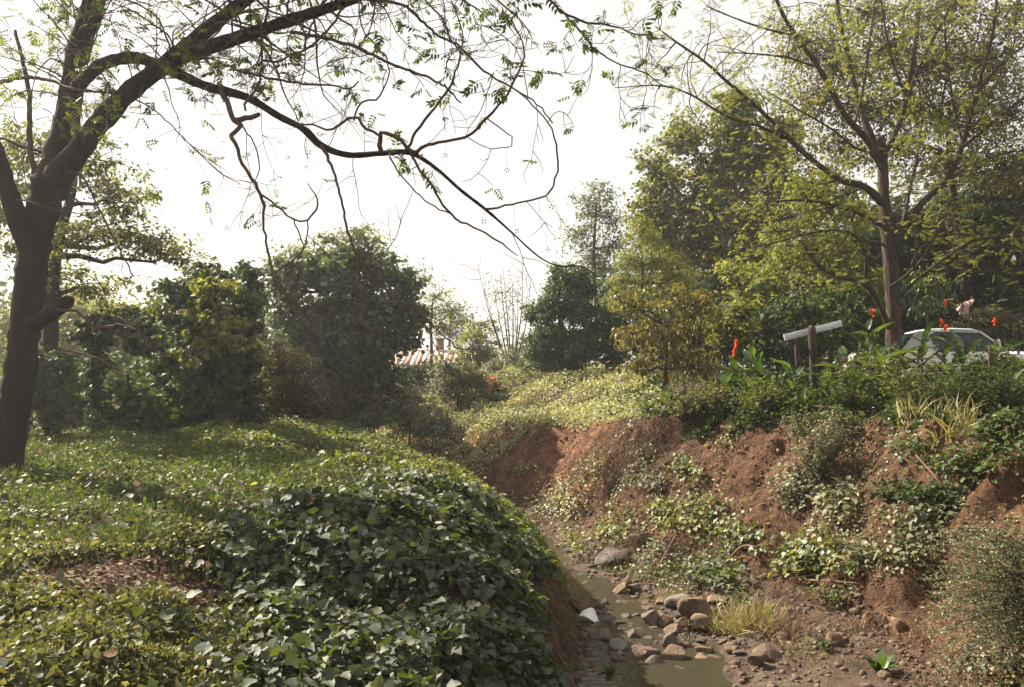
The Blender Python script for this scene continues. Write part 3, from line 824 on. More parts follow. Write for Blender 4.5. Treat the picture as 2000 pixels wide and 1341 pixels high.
tree('broad_tree', 'tall brownish tree with thin canopy filling the upper right corner', (1885, 25),
     [(1888, 600, 25), (1880, 500, 25), (1862, 380, 25), (1850, 250, 25)],
     [(1640, 120, 80, 60), (1740, 90, 80, 60), (1830, 120, 80, 70), (1930, 110, 80, 80), (1980, 220, 60, 70), (1880, 220, 70, 60), (1780, 210, 70, 60), (1690, 210, 70, 55),
      (1950, 330, 70, 55), (1850, 320, 70, 50), (1600, 200, 60, 50), (1570, 80, 60, 50), (1980, 20, 60, 50), (1700, 20, 80, 40), (1840, 20, 80, 40), (1750, 300, 60, 45), (1640, 290, 55, 45)],
     'lf_brown', .13, L_DIAM, .85, 'bark_dark', .2, tint0=.12, sub_sigma=.3, kmul=1.4)
tree('broad_tree', 'dark shade tree hiding the shed at the right edge', (1945, 27),
     [(1940, 600, 27), (1945, 480, 27)],
     [(1900, 460, 70, 45), (1985, 410, 70, 60), (1960, 490, 80, 45), (1890, 530, 60, 40), (2030, 500, 60, 60), (1840, 430, 50, 45), (1980, 560, 60, 30), (1920, 380, 70, 45), (1860, 500, 50, 50), (2000, 330, 50, 50)],
     'lf_dark', .14, L_DIAM, 1.5, 'bark_dark', .2, tint0=-.15)
tree('dark_bush', 'deep green thicket behind the tree trunk and the car', (1800, 29),
     [(1800, 640, 29)], [(1740, 560, 80, 60), (1820, 540, 80, 60), (1700, 500, 60, 60), (1900, 570, 80, 50), (1780, 630, 90, 40), (1990, 620, 80, 40), (1780, 450, 70, 60)],
     'lf_dark', .14, L_DIAM, 1.9, 'bark_dark', .08, cat='bush', tint0=-.1)
tree('drooping_shrub', 'shrub with hanging pale green leaves right of the brown trunk', (1810, 21.5),
     [(1812, 610, 21.5), (1808, 560, 21.5)], [(1790, 560, 32, 30), (1825, 550, 34, 34), (1810, 600, 45, 28), (1850, 580, 25, 28)],
     'canna', .17, L_LANCE, 1.0, 'bark_far', .04, droop=2.0, cat='shrub', up=.1)
tree('pale_bush', 'pale olive bush behind the parked car', (1935, 24.5),
     [(1935, 660, 24.5)], [(1900, 640, 40, 26), (1950, 630, 45, 26), (1990, 645, 40, 28), (1870, 655, 30, 18)],
     'weed_tan', .1, L_DIAM, 1.9, 'bark_far', .04, cat='bush', tint0=.0)
# --- bushes down the slope in the middle
tree('round_bush', 'round bush with a dark hollow side left of the red flowers', (895, 26.5),
     [(893, 760, 26.5)], [(885, 718, 44, 28), (915, 732, 44, 32), (872, 752, 36, 34), (905, 768, 40, 26), (935, 745, 24, 22)], 'grey_leaf', .1, L_DIAM, 1.5, 'bark_far', .05, cat='bush', tint0=.0)
tree('round_bush', 'grassy-topped bush, leftmost of three on the slope', (800, 23.5),
     [(800, 810, 23.5)], [(795, 778, 46, 26), (772, 802, 40, 30), (822, 804, 44, 30), (800, 832, 56, 22)], 'grey_leaf', .09, L_DIAM, 1.5, 'bark_far', .04, cat='bush')
tree('round_bush', 'small low bush, nearest of three on the slope', (845, 21.5),
     [(845, 830, 21.5)], [(845, 822, 38, 22), (868, 838, 30, 18), (824, 842, 28, 16)], 'grey_leaf', .08, L_DIAM, 2.0, 'bark_far', .03, cat='bush', tint0=.1)
tree('low_bush', 'low dark leafy heap between mound and large dark tree', (720, 20.5),
     [(720, 820, 20.5)], [(700, 822, 40, 14), (740, 812, 34, 16), (680, 830, 30, 10)], 'lf_blue', .12, L_WIDE, 2.0, 'bark_far', .03, cat='bush')
tree('grey_shrub', 'grey-leafed shrub below the bare stems', (975, 29),
     [(975, 720, 29)], [(965, 715, 30, 20), (1000, 700, 28, 24), (1010, 730, 24, 18), (985, 735, 30, 16)], 'grey_leaf', .11, L_LANCE, 1.3, 'bark_far', .04, cat='shrub')

FILL = [
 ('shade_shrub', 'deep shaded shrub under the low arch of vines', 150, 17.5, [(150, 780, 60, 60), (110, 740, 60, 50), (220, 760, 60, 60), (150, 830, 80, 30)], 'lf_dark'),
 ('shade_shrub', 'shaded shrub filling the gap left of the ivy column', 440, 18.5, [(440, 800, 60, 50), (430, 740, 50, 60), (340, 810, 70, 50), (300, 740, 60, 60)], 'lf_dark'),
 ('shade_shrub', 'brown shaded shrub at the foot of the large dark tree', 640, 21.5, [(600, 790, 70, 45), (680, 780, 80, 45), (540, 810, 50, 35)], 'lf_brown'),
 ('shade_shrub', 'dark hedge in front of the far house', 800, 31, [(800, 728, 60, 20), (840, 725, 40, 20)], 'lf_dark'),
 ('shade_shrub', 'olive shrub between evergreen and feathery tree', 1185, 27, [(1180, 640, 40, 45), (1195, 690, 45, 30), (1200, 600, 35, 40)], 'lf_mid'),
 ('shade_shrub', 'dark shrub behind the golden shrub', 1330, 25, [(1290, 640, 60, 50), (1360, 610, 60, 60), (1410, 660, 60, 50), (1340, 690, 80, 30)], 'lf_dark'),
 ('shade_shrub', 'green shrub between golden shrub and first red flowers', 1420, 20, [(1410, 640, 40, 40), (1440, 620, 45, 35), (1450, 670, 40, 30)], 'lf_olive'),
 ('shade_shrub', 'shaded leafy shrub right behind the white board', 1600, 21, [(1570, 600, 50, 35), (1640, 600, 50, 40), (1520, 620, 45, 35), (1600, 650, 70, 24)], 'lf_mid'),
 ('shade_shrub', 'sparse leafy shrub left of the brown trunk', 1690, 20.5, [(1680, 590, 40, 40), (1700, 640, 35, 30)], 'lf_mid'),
]
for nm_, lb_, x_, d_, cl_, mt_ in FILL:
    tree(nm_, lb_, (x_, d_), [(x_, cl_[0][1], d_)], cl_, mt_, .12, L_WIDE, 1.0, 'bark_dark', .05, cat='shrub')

# far wood closing the view, reads as one mass
fb = []
for x_, y_, rx_, ry_, d_ in [(-150, 640, 200, 120, 46), (150, 660, 170, 90, 50), (420, 640, 160, 100, 50), (1250, 600, 130, 110, 48), (1450, 560, 160, 140, 44),
                             (1700, 520, 170, 170, 42), (1950, 480, 170, 200, 40), (2200, 450, 170, 200, 40), (640, 690, 130, 70, 52), (1080, 690, 120, 40, 60), (300, 740, 220, 70, 44), (0, 740, 200, 70, 40), (1350, 690, 150, 60, 40), (1620, 660, 170, 80, 38), (1900, 640, 200, 80, 36)]:
    fb.append((P(x_, y_, d_), np.array([rx_, rx_ * .6, ry_]) * d_ / FPX))
fw, _ = crown(None, fb, 'lf_mid', .42, L_WIDE, 1.4, name='far_wood')
tag(fw, 'distant mass of hazy green woods behind everything', 'woods', kind='stuff')

# bare stems tree
def px_path(pts, d0, d1):
    p = np.array(pts, float); n = len(p)
    dd = np.linspace(d0, d1, n)
    q = P(p[:, 0], p[:, 1], dd)
    return np.hstack([q, (p[:, 2] * .5 * dd / FPX)[:, None]])

bt = thing('bare_tree', 'leafless tree of many upright thin stems against the white sky', 'tree', (0.0, 31.0, float(hq(0, 31))))
bb = Buf()
b0 = np.array([0, 31, float(hq(0, 31)) - .1])
for k in range(9):
    top = P(930 + k * 14 + rng.uniform(-6, 6), rng.uniform(480, 560), 31 + rng.uniform(-1, 1))
    mid = b0 + (top - b0) * .45 + np.array([(k - 4) * .05, 0, .2])
    path = spline(np.array([[*b0, .045], [*mid, .02], [*top, .005]]), .3)
    bb.put(*tube(path[:, :3], path[:, 3], 5))
    for _ in range(9):
        i = rng.integers(len(path) // 3, len(path) - 1)
        dv = nrm(path[min(i + 1, len(path) - 1), :3] - path[i, :3] + rnd(1)[0] * .35)
        w = wig(path[i, :3], path[i, :3] + dv * rng.uniform(.5, 1.4), .012, .005, .05, 5)
        bb.put(*tube(w[:, :3], w[:, 3], 3))
bb.obj('trunk', M['bark_far'], bt, smooth=True)
crown(bt, [(P(985, 560, 31), np.array([1.1, .6, 1.2]))], 'lf_olive', .09, L_DIAM, .10, name='crown')

# ------------------------------------------------------------------ hero trees
def walk(p, d, L_, r0, r1=.003, step=.09, jit=.28, grav=0.0):
    n = max(3, int(L_ / step)); out = [p]
    curl = rnd(1)[0] * .10
    for i in range(n):
        d = nrm(d + rnd(1)[0] * jit * .5 + curl + np.array([0, 0, grav]))
        p = p + d * step; out.append(p)
    out = np.array(out); r = np.linspace(r0, r1, len(out))
    return np.hstack([out, r[:, None]])

def twigs_of(paths, n, buf, Lr=(.5, 1.5), sub=4, grav=-.02, tips=None, r=.010, spread=.9, upb=0.0, weights=None):
    lens = np.array([np.linalg.norm(np.diff(p[:, :3], axis=0), axis=1).sum() for p in paths])
    if weights is not None: lens = lens * np.array(weights)
    for k in rng.choice(len(paths), n, p=lens / lens.sum()):
        q = paths[k]; i = rng.integers(int(len(q) * .25), len(q) - 1)
        tg = nrm(q[min(i + 1, len(q) - 1), :3] - q[max(i - 1, 0), :3])
        sd = nrm(np.cross(tg, rnd(1)[0]))
        d = nrm(tg * rng.uniform(.1, .9) + sd * spread + np.array([0, 0, upb]))
        L_ = rng.uniform(*Lr)
        w = walk(q[i, :3], d, L_, min(r * (.6 + L_ * .5), q[i, 3] * .7), .003, grav=grav)
        buf.put(*tube(w[:, :3], w[:, 3], 4))
        if tips is not None: tips.append((w[-1, :3], w[-1, :3] - w[-2, :3]))
        for s in range(rng.integers(sub - 1, sub + 2)):
            j = rng.integers(len(w) // 4, len(w) - 1)
            d2 = nrm(nrm(w[j + 1, :3] - w[j, :3]) * .6 + rnd(1)[0] * .6)
            w2 = walk(w[j, :3], d2, L_ * rng.uniform(.25, .6), .0045, .002, step=.07, grav=grav)
            buf.put(*tube(w2[:, :3], w2[:, 3], 3))
            if tips is not None: tips.append((w2[-1, :3], w2[-1, :3] - w2[-2, :3]))
            if tips is not None and rng.random() < .5:
                h = len(w2) // 2; tips.append((w2[h, :3], nrm(rnd(1)[0])))

def limb(parent, name, pts, d0, d1, mat, k=10, step=.1, rough=.06):
    p = spline(px_path(pts, d0, d1), step)
    nrough = 1 + rough * rng.normal(size=len(p))
    p[:, 3] = p[:, 3] * np.clip(nrough, .8, 1.25)
    V, F = tube(p[:, :3], p[:, 3], k)
    # knobbly bark outline
    c = np.repeat(p[:, :3], k, 0)
    dv = V[:-1] - c
    V[:-1] = c + dv * (1 + .10 * fbm(V[:-1, 0] * 5 + V[:-1, 1] * 5, V[:-1, 2] * 3, 17, 3) + .09 * vn(np.tile(np.arange(k), len(p)) * .9, np.repeat(np.arange(len(p)), k) * .22, 19))[:, None]
    add(name, V, F, M[mat], parent, smooth=True, tint=np.full(len(V), .5))
    return p

lt = thing('leaning_tree', 'big dark tree at the left edge with limbs arching over the field', 'tree', (*P(20, 940, 10.6)[:2], float(hq(P(20, 940, 10.6)[0], 10.6))))
trunk = limb(lt, 'trunk', [(0, 990, 104), (6, 955, 70), (12, 910, 58), (28, 800, 54), (44, 680, 55), (58, 560, 55), (73, 450, 56), (96, 370, 64), (112, 320, 50)], 10.6, 10.6, 'bark_dark', 28, .06)
A = limb(lt, 'limb', [(100, 360, 60), (115, 300, 52), (132, 225, 46), (152, 110, 42), (185, 0, 40), (205, -80, 36), (215, -220, 26)], 10.6, 11.0, 'bark_dark', 12)
B = limb(lt, 'limb', [(110, 350, 52), (150, 300, 45), (195, 240, 39), (262, 172, 36), (325, 125, 33), (400, 62, 28), (480, 0, 25), (560, -70, 28), (680, -180, 20)], 10.5, 8.8, 'bark_dark', 12)
C = limb(lt, 'limb', [(318, 132, 31), (360, 108, 29), (430, 86, 26), (560, 42, 22), (690, 0, 18), (800, -40, 15), (950, -80, 9)], 9.85, 8.4, 'bark_dark', 10)
D = limb(lt, 'limb', [(150, 172, 26), (172, 148, 25), (205, 124, 24), (262, 113, 22), (320, 132, 22), (400, 168, 19), (480, 190, 16), (545, 228, 15), (592, 252, 15), (628, 285, 14),
                      (680, 303, 12), (745, 300, 12), (800, 299, 10), (850, 328, 7), (900, 372, 7), (950, 411, 6), (1000, 455, 4), (1050, 500, 3), (1088, 519, 3), (1135, 520, 2)], 10.45, 7.4, 'bark_dark', 8, .07)
Fl = limb(lt, 'limb', [(66, 500, 46), (42, 445, 40), (22, 390, 36), (0, 320, 32), (-40, 220, 28), (-110, 60, 22)], 10.6, 10.0, 'bark_dark', 10)
stub = limb(lt, 'broken_stub', [(66, 632, 34), (90, 618, 32), (112, 605, 29), (138, 585, 20)], 10.5, 10.2, 'bark_dark', 9, .05, .12)
SM = []
def sm(pts, d0, d1):
    p = spline(px_path(pts, d0, d1), .06)
    p[:, :3] += rnd(len(p)) * .006
    V, F = tube(p[:, :3], p[:, 3], 5)
    add('branch', V, F, M['twig'], lt, smooth=True, tint=np.full(len(V), .5)); SM.append(p)
sm([(628, 285, 8), (648, 325, 6), (665, 380, 5), (684, 468, 5), (702, 505, 5), (730, 541, 4), (770, 584, 4), (808, 604, 4), (850, 640, 3), (890, 676, 3), (920, 680, 2)], 8.1, 7.2)
sm([(702, 505, 4), (699, 550, 3), (688, 590, 3), (700, 630, 3), (728, 654, 2.5), (752, 646, 2)], 7.75, 7.6)
sm([(430, 178, 12), (446, 205, 11), (455, 235, 11), (470, 245, 9), (452, 265, 9), (462, 285, 8), (475, 322, 7), (510, 380, 7), (516, 440, 5), (527, 505, 5), (541, 558, 4.5), (580, 598, 4), (606, 628, 4), (600, 665, 2)], 9.0, 7.8)
sm([(455, 238, 12), (480, 232, 11), (505, 224, 9)], 8.95, 8.8)
sm([(512, 382, 5), (540, 402, 4), (572, 427, 4), (600, 430, 4), (621, 402, 4), (616, 378, 3), (600, 360, 2)], 8.35, 8.2)
sm([(572, 427, 3), (590, 470, 3), (590, 490, 3), (552, 524, 3), (500, 552, 2)], 8.3, 8.1)
sm([(600, 430, 3), (603, 460, 3), (590, 492, 2.5)], 8.25, 8.2)
sm([(790, 298, 8), (800, 280, 6), (820, 245, 6), (858, 200, 5), (880, 165, 5), (898, 115, 4), (902, 60, 3), (880, 0, 3)], 7.9, 7.6)
sm([(812, 299, 8), (836, 283, 7), (870, 277, 6), (912, 268, 6), (950, 230, 6), (975, 205, 5), (998, 168, 5), (1020, 125, 4), (1022, 80, 3), (990, 30, 3)], 7.85, 7.5)
sm([(948, 410, 5), (1000, 400, 4), (1040, 392, 4), (1076, 374, 4), (1088, 335, 4), (1089, 298, 4), (1070, 240, 3), (1040, 205, 3), (1000, 172, 3)], 7.55, 7.4)
sm([(800, 300, 6), (830, 345, 5), (858, 388, 5), (880, 420, 5), (925, 445, 4), (970, 468, 4), (1010, 500, 2)], 7.85, 7.3)
sm([(760, 305, 4), (790, 352, 3), (830, 392, 3), (880, 420, 3)], 7.95, 7.7)
sm([(745, 300, 10), (742, 275, 10), (745, 262, 9), (770, 268, 8), (795, 290, 8), (815, 300, 7)], 7.98, 7.85)
sm([(742, 266, 6), (706, 245, 6), (700, 232, 6), (680, 232, 6), (650, 255, 5), (610, 245, 4), (570, 240, 3)], 8.0, 8.2)
sm([(690, 235, 4), (705, 200, 4), (735, 195, 4), (755, 160, 3), (757, 115, 3), (710, 60, 3), (700, 0, 3)], 8.0, 8.1)
sm([(512, 50, 6), (512, 110, 5), (506, 165, 5), (482, 195, 5), (478, 215, 5)], 9.1, 8.9)
sm([(668, 15, 5), (640, 60, 5), (600, 95, 5), (560, 112, 4), (542, 120, 5), (512, 118, 5)], 8.6, 9.0)
sm([(615, 40, 4), (600, 70, 4), (594, 98, 4)], 8.8, 8.7)
sm([(380, 115, 6), (408, 114, 5), (450, 133, 5), (510, 150, 5), (580, 162, 5), (650, 168, 4), (680, 172, 4), (700, 160, 3)], 9.5, 8.8)
sm([(570, 64, 7), (640, 76, 7), (700, 95, 7), (770, 128, 6), (840, 153, 5), (875, 175, 4), (900, 200, 3)], 8.9, 8.0)
sm([(650, -5, 8), (770, 5, 6), (815, 32, 6), (850, 65, 5), (900, 95, 5), (935, 130, 5), (960, 150, 4), (998, 170, 4), (1050, 205, 3), (1080, 240, 3)], 8.4, 7.6)
sm([(830, 0, 4), (862, 35, 4), (880, 75, 4), (905, 110, 3)], 7.9, 7.7)
sm([(1060, -10, 6), (1100, 24, 5), (1145, 45, 5), (1190, 50, 4), (1240, 65, 3), (1300, 75, 2)], 8.4, 8.0)
sm([(1095, 22, 4), (1125, 50, 4), (1160, 95, 4), (1200, 120, 3), (1250, 140, 3), (1295, 169, 2)], 8.3, 8.0)
sm([(-10, 165, 9), (40, 152, 8), (100, 158, 7), (140, 175, 6), (230, 185, 4), (300, 215, 3), (420, 330, 2), (470, 360, 2)], 10.9, 9.6)
sm([(76, 375, 16), (66, 330, 12), (58, 280, 11), (56, 175, 9), (30, 60, 6)], 10.5, 10.8)
sm([(0, 270, 7), (40, 285, 7), (90, 300, 6), (120, 310, 6)], 10.9, 10.7)
sm([(112, 605, 7), (148, 610, 6), (190, 638, 5), (240, 636, 4), (280, 655, 3), (300, 690, 2)], 10.1, 9.8)
sm([(80, 670, 7), (110, 680, 5), (180, 695, 4), (230, 720, 3)], 10.4, 10.2)
sm([(120, 330, 6), (160, 345, 5), (190, 400, 4), (220, 460, 4), (260, 540, 3)], 10.3, 10.0)
sm([(470, 242, 4), (490, 270, 3), (503, 300, 3), (505, 340, 2.5), (498, 352, 2)], 8.9, 8.8)
sm([(950, 230, 3), (1000, 270, 2.5), (1000, 285, 2.5), (960, 290, 2), (912, 270, 2)], 7.6, 7.7)

tw = Buf(); tips = []
twigs_of([A, B, C, Fl], 160, tw, (.6, 1.8), 4, 0.0, tips, .011, weights=[1, 1, 1.2, .15])
twigs_of([D] + SM, 95, tw, (.3, 1.1), 3, -.01, tips, .005)
# spreading crown above and to the left of the frame, the source of the dappled shade
hi = []
for a_, b_ in [((215, -220, 11.0), (0.5, 8.5, 10.6)), ((215, -220, 11.0), (-3.5, 12.5, 12.2)), ((215, -220, 11), (-5.0, 9.5, 13.2)), ((680, -180, 8.8), (1.6, 7.4, 9.2)), ((680, -180, 8.8), (-1.0, 6.2, 9.6)),
               ((215, -220, 11), (-6.5, 13.5, 11.5)), ((680, -180, 8.8), (-3.0, 5.0, 9.4)), ((215, -220, 11.0), (-7.2, 10.4, 10.0)), ((215, -220, 11.0), (-6.2, 8.6, 10.2)), ((215, -220, 11.0), (-7.6, 11.8, 10.8))]:
    q = wig(P(*a_), np.array(b_), .09, .02, .08, 7, .08)
    q = spline(q, .15); hi.append(q)
    V, F = tube(q[:, :3], q[:, 3], 7); add('limb', V, F, M['bark_dark'], lt, smooth=True, tint=np.full(len(V), .5))
tips_hi = []
twigs_of(hi, 150, tw, (.7, 2.0), 5, 0, tips_hi, .012)
tw.obj('twigs', M['twig'], lt, kind='stuff')
tp_ = np.array([t[0] for t in tips]); td_ = np.array([nrm(t[1]) for t in tips])
px_, py_, pd_ = proj(tp_)
# fewer leaves over the hanging branches, more round the limbs at upper left
w_ = np.where(px_ < 420, .75, np.where(py_ < 190, .5, .2)) * (py_ < 450)
sel = rng.random(len(tp_)) < w_
ltp, ltd = tp_[sel], td_[sel]
ltp = np.vstack([ltp, ltp[rng.random(len(ltp)) < .7] + rnd(1)[0] * .0])
ltd = np.vstack([ltd, nrm(ltd[rng.integers(0, len(ltd), len(ltp) - len(ltd))] + rnd(len(ltp) - len(ltd)) * .8)])
pin_me = make_mesh('compound_leaf', L_PIN[0], L_PIN[1], M['lf_pecan'], tint=np.full(len(L_PIN[0]), .45))
n = len(ltp)
ydir = nrm(ltd * .7 + rnd(n) * .5 + np.array([0, 0, -.55])); up_ = nrm(np.array([0, 0, 1.0]) + rnd(n) * .6)
xs_, ys_, zs_ = rot_rows(ydir, up_)
sz = rng.uniform(.09, .21, n)
qx, qy, qd = proj(ltp)
inview = (qx > -20) & (qx < 2020) & (qy > -20) & (qy < 1341)
order = np.argsort(np.where(inview, -sz / qd, 1))
for i in order[:280]:
    m4 = Matrix(((xs_[i, 0], ys_[i, 0], zs_[i, 0], 0), (xs_[i, 1], ys_[i, 1], zs_[i, 1], 0), (xs_[i, 2], ys_[i, 2], zs_[i, 2], 0), (0, 0, 0, 1)))
    inst('compound_leaf', pin_me, Matrix.Translation(Vector(ltp[i])) @ m4 @ Matrix.Scale(float(sz[i]), 4), lt)
rest = order[280:]
V1, F1, t1 = scatter(L_PINS, ltp[rest], ydir[rest], up_[rest], sz[rest], np.clip(rng.normal(.5, .25, len(rest)), 0, 1))
hp = np.array([t[0] for t in tips_hi]); hp = np.vstack([hp + rnd(len(hp)) * .15 for _ in range(2)])
V2, F2, t2 = scatter(L_PINS, hp, rnd(len(hp)) + np.array([0, 0, -.4]), np.array([0, 0, 1.0]) + rnd(len(hp)) * .6, rng.uniform(.2, .36, len(hp)), np.clip(rng.normal(.5, .25, len(hp)), 0, 1))
add('crown', np.vstack([V1, V2]), np.vstack([F1, F2 + len(V1)]), M['lf_pecan'], lt, tint=np.concatenate([t1, t2]), kind='stuff')
# dry husk clusters hanging from the twigs
hb = Buf()
for k in range(4):
    V = ICO1[0] * np.array([.5, .3, .3]) * .6
    a = k * 1.57 + .3; c_, s2 = math.cos(a), math.sin(a)
    V = V + np.array([.5, 0, 0]); V = np.stack([V[:, 0] * c_ - V[:, 1] * s2, V[:, 2] + .15 * (k % 2), V[:, 0] * s2 + V[:, 1] * c_], -1)
    hb.put(V, ICO1[1])
husk_me = make_mesh('husk', np.concatenate(hb.V), np.concatenate(hb.F), M['twig'])
for x_, y_ in [(545, 278), (603, 298), (597, 326), (442, 445), (562, 308), (870, 304), (990, 333), (1097, 432), (1078, 404), (1116, 450), (1070, 488), (945, 433), (706, 22), (778, 40), (985, 55), (830, 75), (1010, 452), (1158, 520), (610, 160)]:
    c_ = P(x_, y_, 7.8)
    allp = np.vstack([s[:, :3] for s in SM])
    w = wig(allp[np.argmin(np.linalg.norm(allp - c_, axis=1))], c_, .0018, .0015, .06, 5)
    V, F = tube(w[:, :3], w[:, 3], 3)
    st = add('husk_stalk', V, F, M['twig'], lt, tint=np.full(len(V), .5))
    h = inst('husk', husk_me, Matrix.Translation(Vector(c_)) @ Matrix.Rotation(rng.random() * 3, 4, 'Y') @ Matrix.Scale(.033 * rng.uniform(.7, 1.2), 4), lt)

# spreading tree on the right bank
RTD = 18.5
rx0 = P(1742, 700, RTD)
rt = thing('spreading_tree', 'brown tree with many spreading bare limbs beside the parked car', 'tree', (rx0[0], RTD, float(hq(rx0[0], RTD))))
RL = []
rz = hq(rx0[0], RTD); ybase = 700 - (float(rz) - CZ) / RTD * FPX
limb_r = lambda nm, pts, d0, d1, k=8: RL.append(limb(rt, nm, [(a_, b_, c_ * .8) for a_, b_, c_ in pts], d0, d1, 'bark_brown', k, .14))
limb_r('trunk', [(1743, ybase + 12, 44), (1744, 690, 36), (1745, 610, 33), (1740, 530, 35), (1730, 430, 29), (1725, 350, 25), (1724, 300, 22), (1722, 270, 16)], RTD, RTD, 12)
limb_r('limb', [(1726, 400, 20), (1690, 366, 17), (1640, 350, 15), (1590, 316, 14), (1545, 275, 12), (1500, 230, 10), (1450, 185, 9), (1420, 160, 8), (1375, 120, 6), (1320, 82, 5), (1280, 52, 3)], RTD, 16.8)
limb_r('limb', [(1545, 275, 8), (1480, 246, 7), (1420, 228, 6), (1350, 186, 5), (1290, 168, 4), (1200, 172, 2)], 17.9, 16.6, 6)
limb_r('limb', [(1724, 322, 18), (1692, 272, 16), (1650, 226, 15), (1620, 170, 13), (1592, 122, 12), (1562, 82, 10), (1535, 40, 9), (1512, -10, 8), (1480, -80, 5)], RTD, 17.8)
limb_r('limb', [(1592, 130, 6), (1540, 114, 5), (1480, 106, 4), (1400, 102, 3)], 18.1, 17.5, 5)
limb_r('limb', [(1550, 70, 6), (1500, 58, 5), (1440, 38, 4), (1380, 12, 3)], 18.0, 17.4, 5)
limb_r('limb', [(1723, 305, 17), (1695, 250, 15), (1672, 180, 14), (1656, 110, 12), (1640, 40, 11), (1632, -30, 9), (1620, -120, 6)], RTD, 19)
limb_r('limb', [(1724, 308, 16), (1748, 262, 14), (1768, 200, 13), (1782, 120, 12), (1792, 50, 10), (1798, -30, 8), (1800, -120, 5)], RTD, 19.2)
limb_r('limb', [(1760, 222, 9), (1800, 122, 9), (1836, 52, 7), (1872, -5, 6), (1920, -80, 4)], 18.7, 18.2, 6)
limb_r('limb', [(1736, 500, 22), (1762, 452, 20), (1802, 396, 17), (1850, 350, 15), (1880, 282, 13), (1902, 205, 11), (1922, 130, 10), (1940, 60, 8), (1948, -20, 6)], RTD, 17.2)
limb_r('limb', [(1878, 290, 10), (1940, 240, 8), (2000, 192, 7), (2080, 150, 5)], 17.6, 17, 6)
limb_r('limb', [(1906, 182, 7), (1960, 122, 6), (2020, 76, 5)], 17.4, 17, 6)
limb_r('limb', [(1738, 645, 16), (1716, 592, 14), (1690, 556, 13), (1640, 540, 11), (1602, 522, 9), (1578, 492, 8), (1568, 476, 6)], RTD, 17.3)
limb_r('limb', [(1690, 556, 10), (1692, 505, 9), (1684, 480, 8), (1660, 455, 6), (1600, 452, 5), (1500, 478, 4), (1420, 490, 3)], 18.1, 17, 6)
limb_r('limb', [(1720, 440, 11), (1680, 418, 9), (1640, 405, 8), (1580, 392, 7), (1510, 396, 5), (1440, 420, 3)], RTD, 17, 6)
limb_r('limb', [(1748, 590, 8), (1790, 548, 7), (1850, 502, 7), (1905, 470, 7), (1985, 462, 6), (2060, 460, 5)], RTD, 17.5, 6)
limb_r('limb', [(1760, 455, 9), (1775, 380, 8), (1790, 310, 7), (1800, 240, 6), (1812, 150, 5)], 18.4, 19.4, 6)
limb_r('limb', [(1730, 480, 7), (1690, 470, 6), (1630, 475, 5), (1560, 452, 4), (1480, 455, 3)], RTD, 17.4, 5)
for q_ in ([(1670, 240, 7), (1690, 150, 6), (1700, 70, 5), (1712, -20, 4)], [(1725, 340, 8), (1700, 300, 7), (1672, 290, 6), (1620, 250, 5), (1560, 215, 4), (1500, 180, 3)], [(1770, 190, 7), (1740, 110, 6), (1725, 30, 5), (1715, -40, 4)],
           [(1850, 350, 7), (1905, 320, 6), (1960, 300, 5), (2030, 290, 4)], [(1690, 366, 6), (1640, 385, 5), (1560, 420, 4), (1480, 440, 3), (1420, 470, 2)], [(1740, 560, 7), (1790, 520, 6), (1840, 440, 5), (1870, 400, 4)],
           [(1780, 130, 6), (1810, 190, 5), (1850, 230, 4), (1900, 240, 3)], [(1640, 350, 6), (1600, 360, 5), (1540, 345, 4), (1470, 350, 3), (1400, 380, 2)], [(1880, 280, 6), (1862, 200, 5), (1850, 120, 4), (1845, 40, 3)]):
    limb_r('limb', q_, RTD - .2, RTD + rng.uniform(-1.2, .8), 6)
tw2 = Buf(); tips2 = []
twigs_of(RL[1:], 380, tw2, (.6, 1.9), 4, 0.01, tips2, .011)
tw2.obj('twigs', M['bark_brown'], rt, kind='stuff')
q = np.array([t[0] for t in tips2])
q = np.vstack([q + rnd(len(q)) * .10 for _ in range(5)])
n = len(q)
qx, qy, qd = proj(q)
kp = rng.random(n) < np.where(qx < 1500, .25, np.where(qy > 250, .6, .4))
q = q[kp]; n = len(q)
V, F, t = scatter(L_PINS, q, rnd(n) + np.array([0, 0, -.3]), np.array([0, 0, 1.0]) + rnd(n) * .5, rng.uniform(.10, .21, n), np.clip(rng.normal(.5, .25, n), 0, 1))
add('crown', V, F, M['lf_yel'], rt, tint=t, kind='stuff')

# ------------------------------------------------------------------ ground cover on the left
cx, cyy, cz_ = _cen[:, 0], _cen[:, 1], _cen[:, 2]
tlc, lbc = ky(cyy, TLK), ky(cyy, LBK)
nzk = fbm(cx * .8, cyy * .8, 131, 3)
kud_edge = np.interp(cyy, [2, 4, 4.8, 6.2, 8, 9.6, 10.8, 12, 14, 17, 20], [-.8, -1.1, -1.6, -2.1, -1.75, -1.6, -1.9, -3.2, -5.0, -6.0, -7.5]) + nzk * 1.3
onleft = (cx < lbc - .02) & (cyy > 2.4) & (cyy < 21)
face = (cz_ < np.interp(cyy, [6, 7.4, 8, 9.6, 10.5], [.4, .9, 1.05, 1.0, .35]))          # bare red face above the water
g1, g2 = G1(255, 1135), G1(440, 1315)
bare = np.minimum(1, 1.5 * np.exp(-(((cx - g1[0]) / .85) ** 2 + ((cyy - g1[1]) / .42) ** 2) * 1.2) + .9 * np.exp(-(((cx - g2[0]) / .25) ** 2 + ((cyy - g2[1]) / .15) ** 2)))
kmask = (1 - bare) ** 2 * onleft * (sstep((cx - kud_edge + .5) / .9) ** 1.5 + .02) * (~face) * (1 - bare) * 1.0
kmask *= np.clip(.8 + 1.2 * fbm(cx * 1.5, cyy * 1.5, 141, 3), .12, 1.5)

